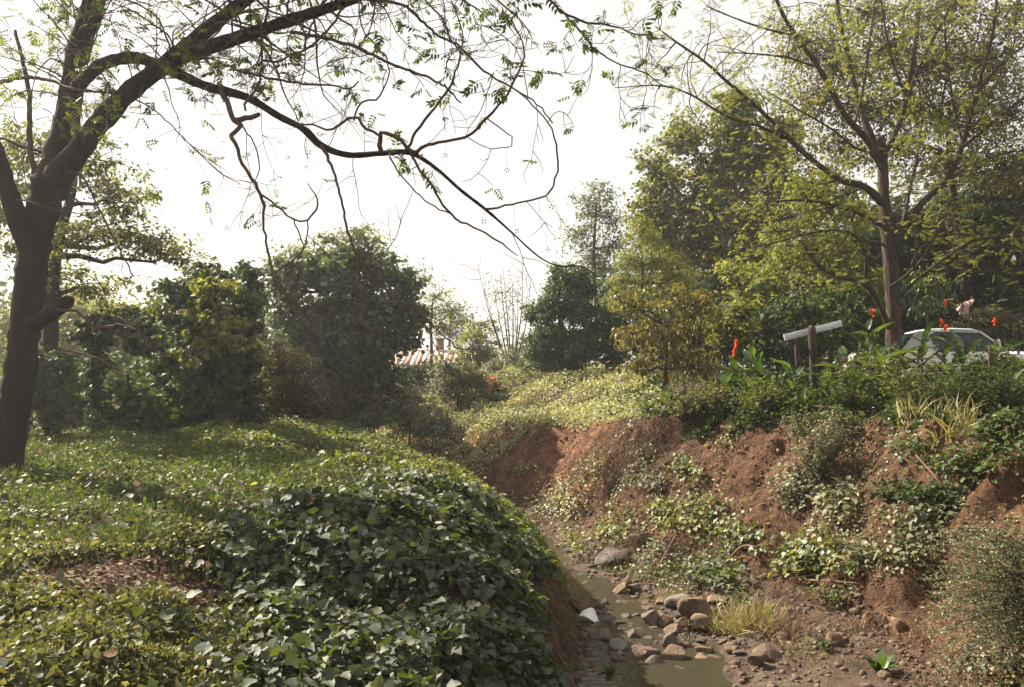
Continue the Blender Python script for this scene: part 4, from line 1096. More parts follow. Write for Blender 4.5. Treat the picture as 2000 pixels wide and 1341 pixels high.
M['kudzu_sunlit'] = leaf_mat('kudzu_sunlit', (.045, .068, .022), (.095, .122, .035), (.24, .245, .075), .4, .6, .4, (1.6, 1.5, .4))  # lighter, yellower copy of kudzu; sunlight on the mound crest painted into the leaves
kz = thing('kudzu_vine', 'thick kudzu blanket with broad lobed leaves covering the near mound', 'vine', (-1.0, 9.0, float(hq(-1, 9))))
def lay(p, nn, lift, tilt, droop, down=1.0, amp=.26):
    n = len(p)
    bump = amp * (fbm(p[:, 0] * 1.9, p[:, 1] * 1.9, 151, 3) + .2)
    q = p + nn * (np.clip(bump, 0, 1) + rng.random(n) ** 1.5 * lift)[:, None]
    N_ = nrm(nn * .55 + np.array([0, 0, .55]) + rnd(n) * tilt)
    dn = np.stack([nn[:, 0], nn[:, 1], np.full(n, -.35)], -1)
    y = nrm(dn * down + rnd(n) * .6 + np.array([0, 0, -droop]))
    return q, y, N_
p, nn = sample_ground(kmask * (cyy < 9.5), 21000)
q, y, N_ = lay(p, nn, .17, .62, .1)
sz = .035 + .085 * rng.random(len(q)) ** 1.4; ti = np.clip(rng.normal(.36, .2, len(q)) + .22 * fbm(q[:, 0], q[:, 1], 161, 2), 0, 1)
big = rng.random(len(q)) < .10
qx, qy, qd = proj(q)
cand = np.where((qx > 10) & (qx < 1250) & (qy > 800) & (qy < 1335) & (qd > 2.6), sz / qd, 0)
top300 = np.argsort(-cand)[:290]
msk = np.ones(len(q), bool); msk[top300] = False
V1, F1, t1 = scatter(L_KUDZU, q[msk], y[msk], N_[msk], sz[msk], ti[msk])
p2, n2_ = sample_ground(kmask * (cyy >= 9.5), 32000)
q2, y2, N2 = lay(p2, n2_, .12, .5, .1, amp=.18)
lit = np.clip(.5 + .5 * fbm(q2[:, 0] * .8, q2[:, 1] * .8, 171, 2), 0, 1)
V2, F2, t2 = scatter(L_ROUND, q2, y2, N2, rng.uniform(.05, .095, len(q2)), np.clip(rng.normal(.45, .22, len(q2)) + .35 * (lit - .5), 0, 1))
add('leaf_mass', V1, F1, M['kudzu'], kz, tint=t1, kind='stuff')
add('leaf_mass', V2, F2, M['kudzu_sunlit'], kz, tint=t2, kind='stuff')
KM = [make_mesh('leaf', L_KUDZU[0] * np.array([s_, 1, z_]), L_KUDZU[1], M['kudzu'], tint=np.full(len(L_KUDZU[0]), v_)) for s_, z_, v_ in ((1, 1, .2), (1.12, 1.5, .34), (.9, .6, .5), (1.05, 1.2, .72))]
xs_, ys_, zs_ = rot_rows(y, N_)
for i in top300:
    m4 = Matrix(((xs_[i, 0], ys_[i, 0], zs_[i, 0], 0), (xs_[i, 1], ys_[i, 1], zs_[i, 1], 0), (xs_[i, 2], ys_[i, 2], zs_[i, 2], 0), (0, 0, 0, 1)))
    inst('leaf', KM[rng.choice(4, p=[.35, .35, .2, .1])], Matrix.Translation(Vector(q[i])) @ m4 @ Matrix.Scale(float(sz[i]), 4), kz)
vb = Buf()
for i in rng.choice(len(q), 260):
    w = walk(q[i] - np.array([0, 0, .05]), nrm(rnd(1)[0] * np.array([1, 1, .3])), rng.uniform(.4, 1.2), .004, .002, .08, .3, -.01)
    w[:, 2] = hq(w[:, 0], w[:, 1]) + .06 + .08 * rng.random()
    vb.put(*tube(w[:, :3], w[:, 3], 3))
vb.obj('vine_stems', M['twig'], kz, kind='stuff')

p, nn = sample_ground((cx < lbc + .05) * (cx > lbc - 1.2) * face * (cyy > 5) * (cyy < 11), 900)
n = len(p)
V, F, t = scatter(L_STEM, p + nn * .03, np.stack([nn[:, 0] * .4, nn[:, 1] * .4, np.full(n, -1.0)], -1) + rnd(n) * .35, nn + rnd(n) * .5, rng.uniform(.1, .4, n), np.clip(rng.normal(.4, .25, n), 0, 1))
tag(add('hanging_roots', V, F, M['straw'], tint=t), 'brown rootlets hanging over the bare face under the kudzu', 'roots', kind='stuff')

# small herbs and grass over the rest of the field
hmask = onleft * sstep((kud_edge + .9 - cx) / 1.2) * (1 - bare) ** 3 * (cyy < 18)
near = hmask * (cyy < 7.2) * np.clip(.8 + 1.2 * fbm(cx * 1.1, cyy * 1.1, 181, 3), .08, 2)
def herbs(mask, n, mat, name, label, lift, leaf, tm, tilt=.5, up=.55, mean=.45, tuft=0):
    p, nn = sample_ground(mask, n)
    b_ = np.clip(.35 + fbm(p[:, 0] * 1.6, p[:, 1] * 1.6, 191, 3), .05, 1.2)
    h = rng.random(n) ** 1.2 * lift * b_
    q = p + np.array([0, 0, 1.0]) * h[:, None]
    N_ = nrm(np.array([0, 0, up]) + rnd(n) * tilt)
    V, F, t = scatter(tm, q, rnd(n), N_, leaf * rng.uniform(.6, 1.4, n), np.clip(rng.normal(mean, .22, n) + .25 * fbm(p[:, 0] * .7, p[:, 1] * .7, 201, 2), 0, 1))
    return tag(add(name, V, F, M[mat], tint=t), label, 'ground cover', kind='stuff')
herbs(near, 54000, 'weed_tan', 'weeds', 'low tan-green weeds in dappled light at lower left', .26, .044, L_WIDE, tilt=.7)
mid = hmask * (cyy >= 6.6)
herbs(mid, 60000, 'herb', 'herb_carpet', 'even carpet of small bright green herbs across the field', .22, .05, L_WIDE, tilt=.7)
p, nn = sample_ground(mid * np.clip(.4 + 1.5 * fbm(cx * .9, cyy * .9, 291, 2), 0, 1.5), 9000)
n = len(p)
V, F, t = scatter(L_GRASS * 1 if False else L_GRASS, p, np.array([0, 0, 1.0]) + rnd(n) * .45, rnd(n) * np.array([1, 1, .2]) + .001, rng.uniform(.1, .26, n), np.clip(rng.normal(.3, .2, n), 0, 1))
tag(add('grass', V, F, M['herb'], tint=t), 'short green grass mixed into the herb carpet', 'grass', kind='stuff')
# leaf litter
p, nn = sample_ground(onleft * (bare > .15) + .15 * onleft * (cyy < 7), 5000)
n = len(p)
V, F, t = scatter(L_ROUND, p + np.array([0, 0, .012]), rnd(n), nrm(nn + rnd(n) * .35), rng.uniform(.025, .06, n), np.clip(rng.normal(.4, .3, n), 0, 1))
tag(add('leaf_litter', V, F, M['straw'], tint=t), 'brown dry leaf litter on the bare patches of the field', 'leaf litter', kind='stuff')

p, nn = sample_ground((kmask > 0) + hmask * .5, 700)
n = len(p)
V, F, t = scatter(L_ROUND, p + nn * (.12 + rng.random(n) * .2)[:, None], rnd(n), np.array([0, 0, .6]) + rnd(n) * .6, rng.uniform(.03, .08, n), np.clip(rng.normal(.6, .3, n), 0, 1))
tag(add('dead_leaves', V, F, M['straw'], tint=t), 'dead tan leaves caught on top of the green ground cover', 'dead leaves', kind='stuff')

# pale weeds on the sunlit slope in the middle
ftc, tpc = ky(cyy, FTK), ky(cyy, TPK)
slope = ((cyy > 17.5) & (cyy < 31) & (cx > ftc - .3) & (_px < 1290) & ((cx > tpc - .15) | (cyy > 20.0))).astype(float)
slope *= np.clip(.9 + .8 * fbm(cx * .8, cyy * .8, 211, 2), .3, 1.6)
p, nn = sample_ground(slope, 48000)
n = len(p)
b_ = np.clip(.5 + 1.1 * fbm(p[:, 0] * .9, p[:, 1] * .9, 221, 3), .1, 1.3)
q = p + np.array([0, 0, .55]) * (rng.random(n) ** .8 * b_)[:, None]
V, F, t = scatter(L_WIDE, q, rnd(n), np.array([0, 0, .7]) + rnd(n) * .55, rng.uniform(.05, .10, n), np.clip(rng.normal(.5, .22, n) + .3 * fbm(p[:, 0] * .5, p[:, 1] * .5, 231, 2), 0, 1))
tag(add('slope_weeds', V, F, M['pale_weed'], tint=t), 'pale sunlit weeds covering the slope above the clay cut', 'ground cover', kind='stuff')
# dark weeds under the cannas and along the bank rim
rim = ((cx > tpc - .2) & (cx < tpc + 9) & (cyy > 7) & (cyy < 26)) * sstep((_px - 1180 + 160 * fbm(cx * 1.2, cyy * 1.2, 271, 3)) / 140) * np.clip(.5 + 1.6 * fbm(cx * 1.3, cyy * 1.3, 281, 3), .04, 1.5)
rim = rim * np.clip(.35 + 2.2 * fbm(cx * 1.7, cyy * 1.7, 301, 3), .02, 1.6)
p, nn = sample_ground(rim * np.exp(-np.maximum(cx - tpc, 0) / 4.0), 44000)
n = len(p)
dd_ = p[:, 0] - ky(p[:, 1], TPK)
hh = np.clip(.12 + .4 * np.clip(dd_ + .1, 0, 1.2), .08, .6) * np.clip(.5 + 1.6 * fbm(p[:, 0] * 1.5, p[:, 1] * 1.5, 241, 3), .05, 1.6)
q = p + np.array([0, 0, 1.0]) * (rng.random(n) * hh)[:, None]
V, F, t = scatter(L_WIDE, q, rnd(n), np.array([0, 0, .6]) + rnd(n) * .6, rng.uniform(.03, .13, n), np.clip(rng.normal(.4, .28, n), 0, 1))
tag(add('rim_weeds', V, F, M['lf_mid'], tint=t), 'tangled green weeds along the rim of the right bank', 'ground cover', kind='stuff')

# dry stems, roots and thatch on the right bank
bankm = ((cx > ftc - 1.3 + .8 * (cyy < 9)) & (cx < tpc + .3) & (cyy > 6.5) & (cyy < 17.5)).astype(float) * np.clip(.5 + 1.5 * fbm(cx * .7, cyy * .7, 251, 3), .03, 1.6)
p, nn = sample_ground(bankm, 24000)
n = len(p)
dn = np.stack([nn[:, 0], nn[:, 1], -.8 + 0 * nn[:, 0]], -1)
V, F, t = scatter(L_STEM, p + nn * .015, dn + rnd(n) * .9, nn + rnd(n) * .5, rng.uniform(.08, .32, n), np.clip(rng.normal(.35, .25, n), 0, 1))
tag(add('dry_thatch', V, F, M['straw'], tint=t), 'dry brown stems and rootlets matted over the right bank', 'thatch', kind='stuff')
sb = Buf()
for i in rng.choice(n, 800):
    w = walk(p[i] + nn[i] * .03, nrm(dn[i] * .3 + rnd(1)[0]), rng.uniform(.3, 1.0), .004, .0015, .07, .35, -.03)
    w[:, 2] = np.maximum(w[:, 2], hq(w[:, 0], w[:, 1]) + .015)
    sb.put(*tube(w[:, :3], w[:, 3], 3), rng.random())
tag(sb.obj('dead_vines', M['dry_stem']), 'thin dead vines trailing over the right bank', 'vines', kind='stuff')

# scattered small leaves along the right bank
p, nn = sample_ground(bankm * (fbm(cx * 1.2, cyy * 1.2, 261, 2) > .05), 6000)
n = len(p)
V, F, t = scatter(L_ROUND, p + nn * (rng.random(n) * .1)[:, None], rnd(n), nn + np.array([0, 0, .5]) + rnd(n) * .5, rng.uniform(.03, .07, n), np.clip(rng.normal(.4, .25, n), 0, 1))
tag(add('bank_seedlings', V, F, M['kudzu_lit'], tint=t), 'small green seedlings dotted over the right bank', 'ground cover', kind='stuff')

# ------------------------------------------------------------------ vine patches on the right bank
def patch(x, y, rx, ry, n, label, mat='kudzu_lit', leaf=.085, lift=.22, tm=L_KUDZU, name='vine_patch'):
    xs = x + rx * rng.normal(size=n) * .5; ys = y + ry * rng.normal(size=n) * .5
    k = max(3, n // 45)                              # runners: cluster leaves along a few stems
    a = rng.integers(0, k, n); ox = rng.normal(size=k) * rx * .4; oy = rng.normal(size=k) * ry * .4
    xs = .45 * xs + .55 * (x + ox[a] + rng.normal(size=n) * rx * .22); ys = .45 * ys + .55 * (y + oy[a] + rng.normal(size=n) * ry * .22)
    p = G(xs, ys); p = p[(p[:, 1] < 24)]
    m_ = len(p); nn = hn(p[:, 0], p[:, 1])
    c = G1(x, y)
    t = thing(name, label, 'vine', c, 'vine patches on the right bank')
    q = p + nn * (.02 + rng.random(m_) * lift)[:, None] + np.array([0, 0, .05])
    V, F, ti = scatter(tm, q, np.stack([nn[:, 0], nn[:, 1], nn[:, 2] * 0 - .3], -1) + rnd(m_) * .7, nn * .4 + np.array([0, 0, .6]) + rnd(m_) * .45,
                       leaf * rng.uniform(.6, 1.35, m_), np.clip(rng.normal(.5, .25, m_), 0, 1))
    add('leaves', V, F, M[mat], t, tint=ti, kind='stuff')
    b_ = Buf()
    for i in range(max(3, n // 40)):
        w = wig(c + rnd(1)[0] * .05, q[rng.integers(m_)], .005, .002, .1, 7)
        w[:, 2] = np.maximum(w[:, 2], hq(w[:, 0], w[:, 1]) + .03)
        b_.put(*tube(w[:, :3], w[:, 3], 3))
    b_.obj('stems', M['twig'], t, kind='stuff')
PATCH = [
 (1095, 985, 50, 60, 420, 'pale leafy vine hanging at the left end of the clay cut', 'pale_weed', .06),
 (1155, 930, 28, 50, 200, 'narrow yellow-green vine streak climbing the clay cut', 'kudzu_lit', .06),
 (1030, 915, 26, 14, 90, 'small vine tuft high on the red clay face', 'pale_weed', .05),
 (1200, 1040, 45, 35, 300, 'bright yellow-green vine patch above the dark root hollow', 'kudzu_lit', .075),
 (1120, 1060, 35, 30, 160, 'vine patch low at the narrow part of the creek', 'kudzu_lit', .07),
 (1345, 925, 38, 32, 240, 'bright vine clump in the middle of the brown slope', 'kudzu_lit', .075),
 (1285, 955, 34, 24, 150, 'pale vine clump left of the bright one on the brown slope', 'grey_leaf', .065),
 (1360, 1015, 80, 36, 440, 'long yellow-green vine belt across the lower slope', 'kudzu_lit', .08),
 (1290, 1000, 40, 24, 150, 'small vine patch at the upper left end of the long belt', 'kudzu_lit', .07),
 (1440, 1060, 70, 34, 260, 'mixed vine patch right of the long belt', 'kudzu_lit', .08),
 (1390, 1135, 62, 30, 380, 'dark broad-leafed vine heap at the bank foot', 'kudzu', .10),
 (1560, 1095, 60, 40, 380, 'bright green vine mound on the lower right slope', 'kudzu_lit', .095),
 (1545, 960, 45, 60, 280, 'pale vines under the feathery shrub', 'grey_leaf', .07),
 (1640, 985, 45, 45, 180, 'broad grey-green leaves on the right slope', 'grey_leaf', .10),
 (1770, 975, 65, 26, 380, 'dense small-leafed vine mat below the orange hollow', 'lf_mid', .065),
 (1785, 1050, 40, 50, 300, 'weedy vine column left of the tiny-leafed shrub', 'grey_leaf', .075),
 (1690, 1085, 40, 26, 130, 'small leafy patch on the right slope above the bank stones', 'grey_leaf', .07),
 (1900, 920, 90, 40, 520, 'sunlit vine strip climbing toward the right edge', 'herb', .075),
 (1960, 860, 60, 40, 360, 'green vine mass at the right edge of the bank rim', 'herb', .075),
 (1450, 1185, 34, 14, 90, 'low leafy weeds at left of the dry grass tuft', 'herb', .05),
 (1640, 1120, 36, 26, 120, 'few broad leaves beside the bright green mound', 'kudzu_lit', .08),
 (1255, 895, 30, 20, 90, 'little vine tuft below the bank rim', 'kudzu_lit', .05),
 (1850, 1000, 40, 40, 220, 'leafy vines above the tiny-leafed shrub', 'lf_mid', .07),
 (1800, 880, 50, 22, 180, 'weeds under the long arching grass', 'herb', .06),
 (1620, 1170, 60, 24, 160, 'low weeds along the foot of the bank left of the bank stones', 'herb', .05),
 (1420, 880, 40, 16, 70, 'sparse seedlings just under the rim', 'kudzu_lit', .05),
]
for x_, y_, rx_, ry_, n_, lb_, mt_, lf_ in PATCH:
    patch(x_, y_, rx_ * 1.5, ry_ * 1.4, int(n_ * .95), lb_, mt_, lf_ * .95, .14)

# ------------------------------------------------------------------ grasses, tufts
def tuft(x, y, n, L_, label, mat='grass', spread=.12, lean=.55, name='grass_tuft'):
    c = G1(x, y)
    p = c + np.stack([rng.normal(size=n) * spread, rng.normal(size=n) * spread * .7, np.zeros(n)], -1)
    p[:, 2] = hq(p[:, 0], p[:, 1]) - .01
    dirs = np.array([0, 0, 1.0]) + rnd(n) * lean * np.array([1, 1, .3])
    V, F, t = scatter(L_GRASS * 1 if False else L_GRASS, p, dirs, rnd(n) * np.array([1, 1, .3]) + np.array([0, -.4, .2]), L_ * rng.uniform(.5, 1.2, n), np.clip(rng.normal(.55, .25, n), 0, 1))
    o = thing(name, label, 'grass', c)
    add('blades', V, F, M[mat], o, tint=t, kind='stuff')
    return o
tuft(1465, 1225, 420, .34, 'dry straw-coloured grass tuft on the gravel bar', 'grass', .17, .8)
tuft(1520, 1235, 200, .26, 'smaller dry grass tuft right of the large one', 'straw', .16, .9)
tuft(1410, 1235, 120, .24, 'thin grass spilling toward the pointed pale slab', 'grass', .1, .9)
tuft(1300, 1170, 160, .16, 'short grass on the gravel below the leafy vine heap', 'grass', .2, .8)
tuft(1400, 1165, 140, .16, 'short tan grass in front of the leafy vine heap', 'straw', .2, .8)
tuft(1345, 1262, 10, .3, 'few green blades sprouting from the near pool', 'herb', .03, .6)
tuft(1865, 845, 90, .55, 'long arching grass hanging over the bank rim on the right', 'grass', .18, .7)
tuft(1790, 830, 60, .5, 'upright grass clump left of the arching one on the rim', 'grass', .15, .5)
tuft(1035, 1195, 130, .3, 'green grass hanging from the lip of the kudzu mound', 'herb', .18, .8)
tuft(880, 1090, 80, .24, 'sunlit grass sprouting through the kudzu', 'grass', .14, .8)
tuft(1600, 1290, 160, .15, 'sparse grass at the edge of the sand bar', 'straw', .3, .9)
tuft(1690, 1230, 140, .22, 'dead grass below the bank stones', 'straw', .18, .9)
tuft(1830, 1240, 160, .22, 'brown dead grass right of the bank stones', 'straw', .2, .9)
tuft(790, 770, 120, .8, 'spiky grass on top of the leftmost slope bush', 'herb', .3, .45)
tuft(985, 735, 80, 1.0, 'silvery leaning grass beside the red flowers', 'grey_leaf', .35, .8)
# broad-leafed dock plant on the sand
def rosette(x, y, n, L_, label, mat='canna', tm=L_LANCE, name='broadleaf_weed'):
    c = G1(x, y); t = thing(name, label, 'plant', c)
    me = make_mesh('leaf', tm[0] * np.array([1.5, 1, 1]), tm[1], M[mat], tint=np.full(len(tm[0]), .6))
    for i in range(n):
        a = i * 2.4; e = rng.uniform(.5, 1.25)
        yv = np.array([math.cos(a) * math.cos(e), math.sin(a) * math.cos(e), math.sin(e)]); nv = np.array([-math.cos(a) * math.sin(e), -math.sin(a) * math.sin(e), math.cos(e)])
        xs, ys, zs = rot_rows(yv[None], nv[None])
        m4 = Matrix(((xs[0, 0], ys[0, 0], zs[0, 0], 0), (xs[0, 1], ys[0, 1], zs[0, 1], 0), (xs[0, 2], ys[0, 2], zs[0, 2], 0), (0, 0, 0, 1)))
        inst('leaf', me, Matrix.Translation(Vector(c)) @ m4 @ Matrix.Scale(L_ * rng.uniform(.7, 1.2), 4), t)
rosette(1715, 1318, 13, .28, 'broad-leafed green plant on the sand at lower right')
rosette(1610, 1268, 8, .16, 'small leafy plant beside the pale leaning slab')
rosette(1190, 1320, 9, .16, 'leafy weed at the near pool edge under the kudzu', 'herb')
rosette(1105, 1325, 11, .17, 'dark weed at the bottom of the kudzu bank', 'kudzu')

# dark root mats overhanging the gravel
def root_mat(x, y, w, h, label, seed):
    c = G1(x, y); d = c[1]
    t = thing('root_mat', label, 'root mat', c)
    V, F = rock_shape(seed, .1)
    V = V * (1 + .3 * fbm(V[:, 0] * 3 + 5, V[:, 1] * 3 + V[:, 2] * 3, seed, 3))[:, None]
    V = V * np.array([w * .5, w * .4, h * .5]) * d / FPX
    add('earth_clod', V + c + np.array([0, .15, h * .3 * d / FPX]), F, M['rock_dark'], t)
    b_ = Buf()
    for i in range(420):
        v = V[rng.integers(len(V))]
        s = c + v + np.array([0, .15, h * .3 * d / FPX])
        wv = walk(s, nrm(v + rnd(1)[0] * .15 + np.array([0, -.05, -.05])), rng.uniform(.06, .22), .003, .001, .04, .5, -.12)
        b_.put(*tube(wv[:, :3], wv[:, 3], 3), rng.random())
    b_.obj('rootlets', M['dry_stem'], t, kind='stuff')
root_mat(1200, 1112, 70, 50, 'shaggy dark root clump, lower left of two at the bank foot', 700)
root_mat(1255, 1078, 66, 44, 'shaggy dark root clump, upper right of two below the vines', 713)

def stick(pts, d, label, mat='dry_stem', name='dead_stick'):
    p = np.array([[*(G1(x, y) + np.array([0, 0, .04 + lift])), w * .5 * d / FPX] for x, y, w, lift in pts])
    p = spline(p, .08); c = p[0, :3].copy()
    V, F = tube(p[:, :3] - c, p[:, 3], 6)
    o = add(name, V, F, M[mat], local=True, smooth=True, tint=np.full(len(V), .5)); o.location = c
    tag(o, label, 'stick')
stick([(1285, 1118, 7, .0), (1300, 1095, 6, .05), (1318, 1062, 4, .08)], 12, 'pale dead stick leaning up from the gravel by the root clumps')
stick([(1268, 1116, 5, .02), (1285, 1105, 4, .03), (1300, 1100, 3, .03)], 12, 'short dead stick crossing behind the leaning one')
stick([(1415, 1112, 6, .05), (1450, 1096, 6, .15), (1480, 1090, 5, .12)], 11.5, 'curved bare branch above the leafy vine heap')
stick([(1790, 930, 4, .2), (1830, 960, 4, .1), (1850, 980, 3, .03)], 11.5, 'thin pale cane lying across the bank near the right')
stick([(1560, 1150, 4, .05), (1620, 1165, 5, .1), (1680, 1160, 4, .05)], 10.5, 'long brown runner sagging over the bank foot')

# ------------------------------------------------------------------ shrubs of long sprays on the right bank
def sprays(name, label, root, n, targets, leaf, mat, Lf=46, r=.005, cat='shrub', sag=.12):
    c = np.array(root); t = thing(name, label, cat, c)
    sb = Buf(); P_, Y_, N_, T_ = [], [], [], []
    for i in range(n):
        e = targets(i)
        w = spline(wig(c + rnd(1)[0] * np.array([.12, .12, .03]), e, r, r * .3, .04, 6, sag), .05)
        w[:, 2] = np.maximum(w[:, 2], hq(w[:, 0], w[:, 1]) + .02)
        sb.put(*tube(w[:, :3], w[:, 3], 3))
        k = rng.integers(len(w) // 5, len(w), Lf)
        tg = nrm(np.gradient(w[:, :3], axis=0))[k]
        sd = nrm(np.cross(tg, rnd(Lf) * .5 + np.array([0, 0, 1.0]))) * np.where(rng.random(Lf) < .5, -1, 1)[:, None]
        P_.append(w[k, :3]); Y_.append(sd + tg * .6 + rnd(Lf) * .2); N_.append(np.array([0, 0, 1.0]) + rnd(Lf) * .4); T_.append(np.clip(rng.normal(.5, .2) + rng.normal(size=Lf) * .15, 0, 1))
    P_ = np.vstack(P_)
    V, F, ti = scatter(L_DIAM, P_, np.vstack(Y_), np.vstack(N_), leaf * rng.uniform(.7, 1.3, len(P_)), np.concatenate(T_))
    sb.obj('stems', M['twig'], t, kind='stuff'); add('foliage', V, F, M[mat], t, tint=ti, kind='stuff')
    return t
sr = P(2130, 1180, 7.6); sr[2] = hq(sr[0], sr[1])
sprays('tiny_leafed_shrub', 'large shrub of tiny-leafed horizontal sprays at the lower right edge', sr, 330,
       lambda i: P(rng.uniform(1800, 2050) if i % 4 else rng.uniform(1790, 1900), rng.triangular(950, 1130, 1400), rng.uniform(6.9, 8.2)), .034, 'grey_leaf', 80, .004)
fr = G1(1600, 935)
sprays('feathery_shrub', 'upright feathery grey-green shrub growing out of the bank', fr, 46,
       lambda i: P(1600 + rng.normal() * 38, rng.uniform(790, 900), fr[1] - .2 + rng.normal() * .2) if i > 8 else P(1640 + i * 2, 790 + i * 8, fr[1] - .3), .05, 'grey_leaf', 70, .006, sag=.05)
fr2 = G1(1560, 850)
sprays('feathery_shrub', 'low feathery weed at the bank rim left of the upright one', fr2, 22,
       lambda i: P(1560 + rng.normal() * 30, rng.uniform(790, 850), fr2[1] + rng.normal() * .2), .04, 'grey_leaf', 40, .005)
for x_, y_, s_, lb_ in [(1490, 770, 1, 'leafy weed shrub left of the dark post at the rim'), (1650, 760, 1, 'leafy weed shrub right of the dark post at the rim'), (1770, 760, 1.1, 'pale weed shrub in front of the parked car'),
                        (1880, 770, 1.1, 'tall tangled weed at the wire right of the car'), (1410, 760, .9, 'weed shrub below the leftmost red flowers'), (1960, 770, 1.1, 'weed shrub at the right edge of the rim'), (1340, 770, .8, 'small shrub under the golden leaves')]:
    c_ = G1(x_, y_ + 50)
    sprays('weed_shrub', lb_, c_, 60, lambda i: c_ + np.array([rng.normal() * .4 * s_, rng.normal() * .3, rng.uniform(.3, .85 if x_ < 1600 else 1.15) * s_]), .06, ['lf_mid', 'herb', 'grey_leaf', 'weed_tan', 'lf_mid', 'herb', 'lf_olive'][hash(lb_) % 1 + int(x_) % 7], 34, .005, sag=.02)

# ------------------------------------------------------------------ cannas
cl_v = []; cl_f = []
for i in range(7):
    t_ = i / 6; wd = .15 * math.sin(math.pi * min(1, t_ * .9 + .08)) ** .8 * (1 if t_ < .99 else .05)
    for s in (-1, 0, 1): cl_v.append((s * wd, t_, (abs(s) * .06) - .32 * t_ ** 2.2))
for i in range(6):
    for s in range(2):
        a = i * 3 + s; cl_f += [(a, a + 1, a + 4), (a, a + 4, a + 3)]
L_CAN = T(cl_v, cl_f)
CAN = [make_mesh('leaf', L_CAN[0] * np.array([w, 1, z]), L_CAN[1], M['canna'], smooth=True, tint=np.full(len(cl_v), v)) for w, z, v in ((1, 1, .3), (1.2, .5, .55), (.85, 1.6, .8))]
fl = Buf()
for i in range(9):
    a = i * 2.4; z = 1.1 * rng.random()
    pv = L_ROUND[0] * np.array([.9, .55, 1]); x1, y1, z1 = rot_rows(np.array([[math.cos(a), math.sin(a), rng.uniform(.2, 2.2)]]), rnd(1))
    fl.put(pv[:, :1] * x1 + pv[:, 1:2] * y1 + pv[:, 2:] * z1 + np.array([0, 0, z]), L_ROUND[1], rng.random())
FLW = make_mesh('flower', np.concatenate(fl.V), np.concatenate(fl.F), M['petal'], tint=np.concatenate(fl.T))
def canna(base, top, label, nleaf=7, L_=.42, flower=0.0, flowers=()):
    """base world point on the ground, height of the leafy stem, flower heads as world points"""
    t = thing('canna_plant', label, 'plant', base, 'cannas along the bank')
    topp = np.array(top)
    w = spline(wig(np.array(base), topp, .014, .008, .03, 5), .08)
    V, F = tube(w[:, :3], w[:, 3], 5); add('stem', V, F, M['canna'], t, smooth=True, tint=np.full(len(V), .4))
    for i in range(nleaf):
        f = .2 + .75 * i / nleaf; o_ = w[int(f * (len(w) - 1)), :3]
        a = i * 2.5 + rng.random(); e = rng.uniform(.5, 1.2)
        yv = np.array([[math.cos(a) * math.cos(e), math.sin(a) * math.cos(e), math.sin(e)]]); nv = np.array([[-math.cos(a) * math.sin(e), -math.sin(a) * math.sin(e), math.cos(e)]])
        xs, ys, zs = rot_rows(yv, nv)
        m4 = Matrix(((xs[0, 0], ys[0, 0], zs[0, 0], 0), (xs[0, 1], ys[0, 1], zs[0, 1], 0), (xs[0, 2], ys[0, 2], zs[0, 2], 0), (0, 0, 0, 1)))
        inst('leaf', CAN[rng.integers(3)], Matrix.Translation(Vector(o_)) @ m4 @ Matrix.Scale(L_ * rng.uniform(.7, 1.15), 4), t)
    for fx in flowers:
        w2 = wig(w[-3, :3], np.array(fx), .006, .004, .04, 5)
        V, F = tube(w2[:, :3], w2[:, 3], 4); add('flower_stalk', V, F, M['twig'], t, tint=np.full(len(V), .5))
        inst('flower', FLW, Matrix.Translation(Vector(fx)) @ Matrix.Rotation(rng.random() * 6, 4, 'Z') @ Matrix.Scale(flower * rng.uniform(.85, 1.1), 4), t)
def canna_at(x, d, ytop, label, nleaf=7, L_=.42, fl_=(), fs=.09):
    X = (x - 1000) / FPX * d
    b_ = np.array([X, d, float(hq(X, d))])
    tp3 = P(x + rng.uniform(-6, 6), ytop, d)
    if tp3[2] < b_[2] + .35: tp3[2] = b_[2] + .35
    canna(b_, tp3, label, nleaf, L_, fs, [P(fx, fy, d - .1) for fx, fy in fl_])
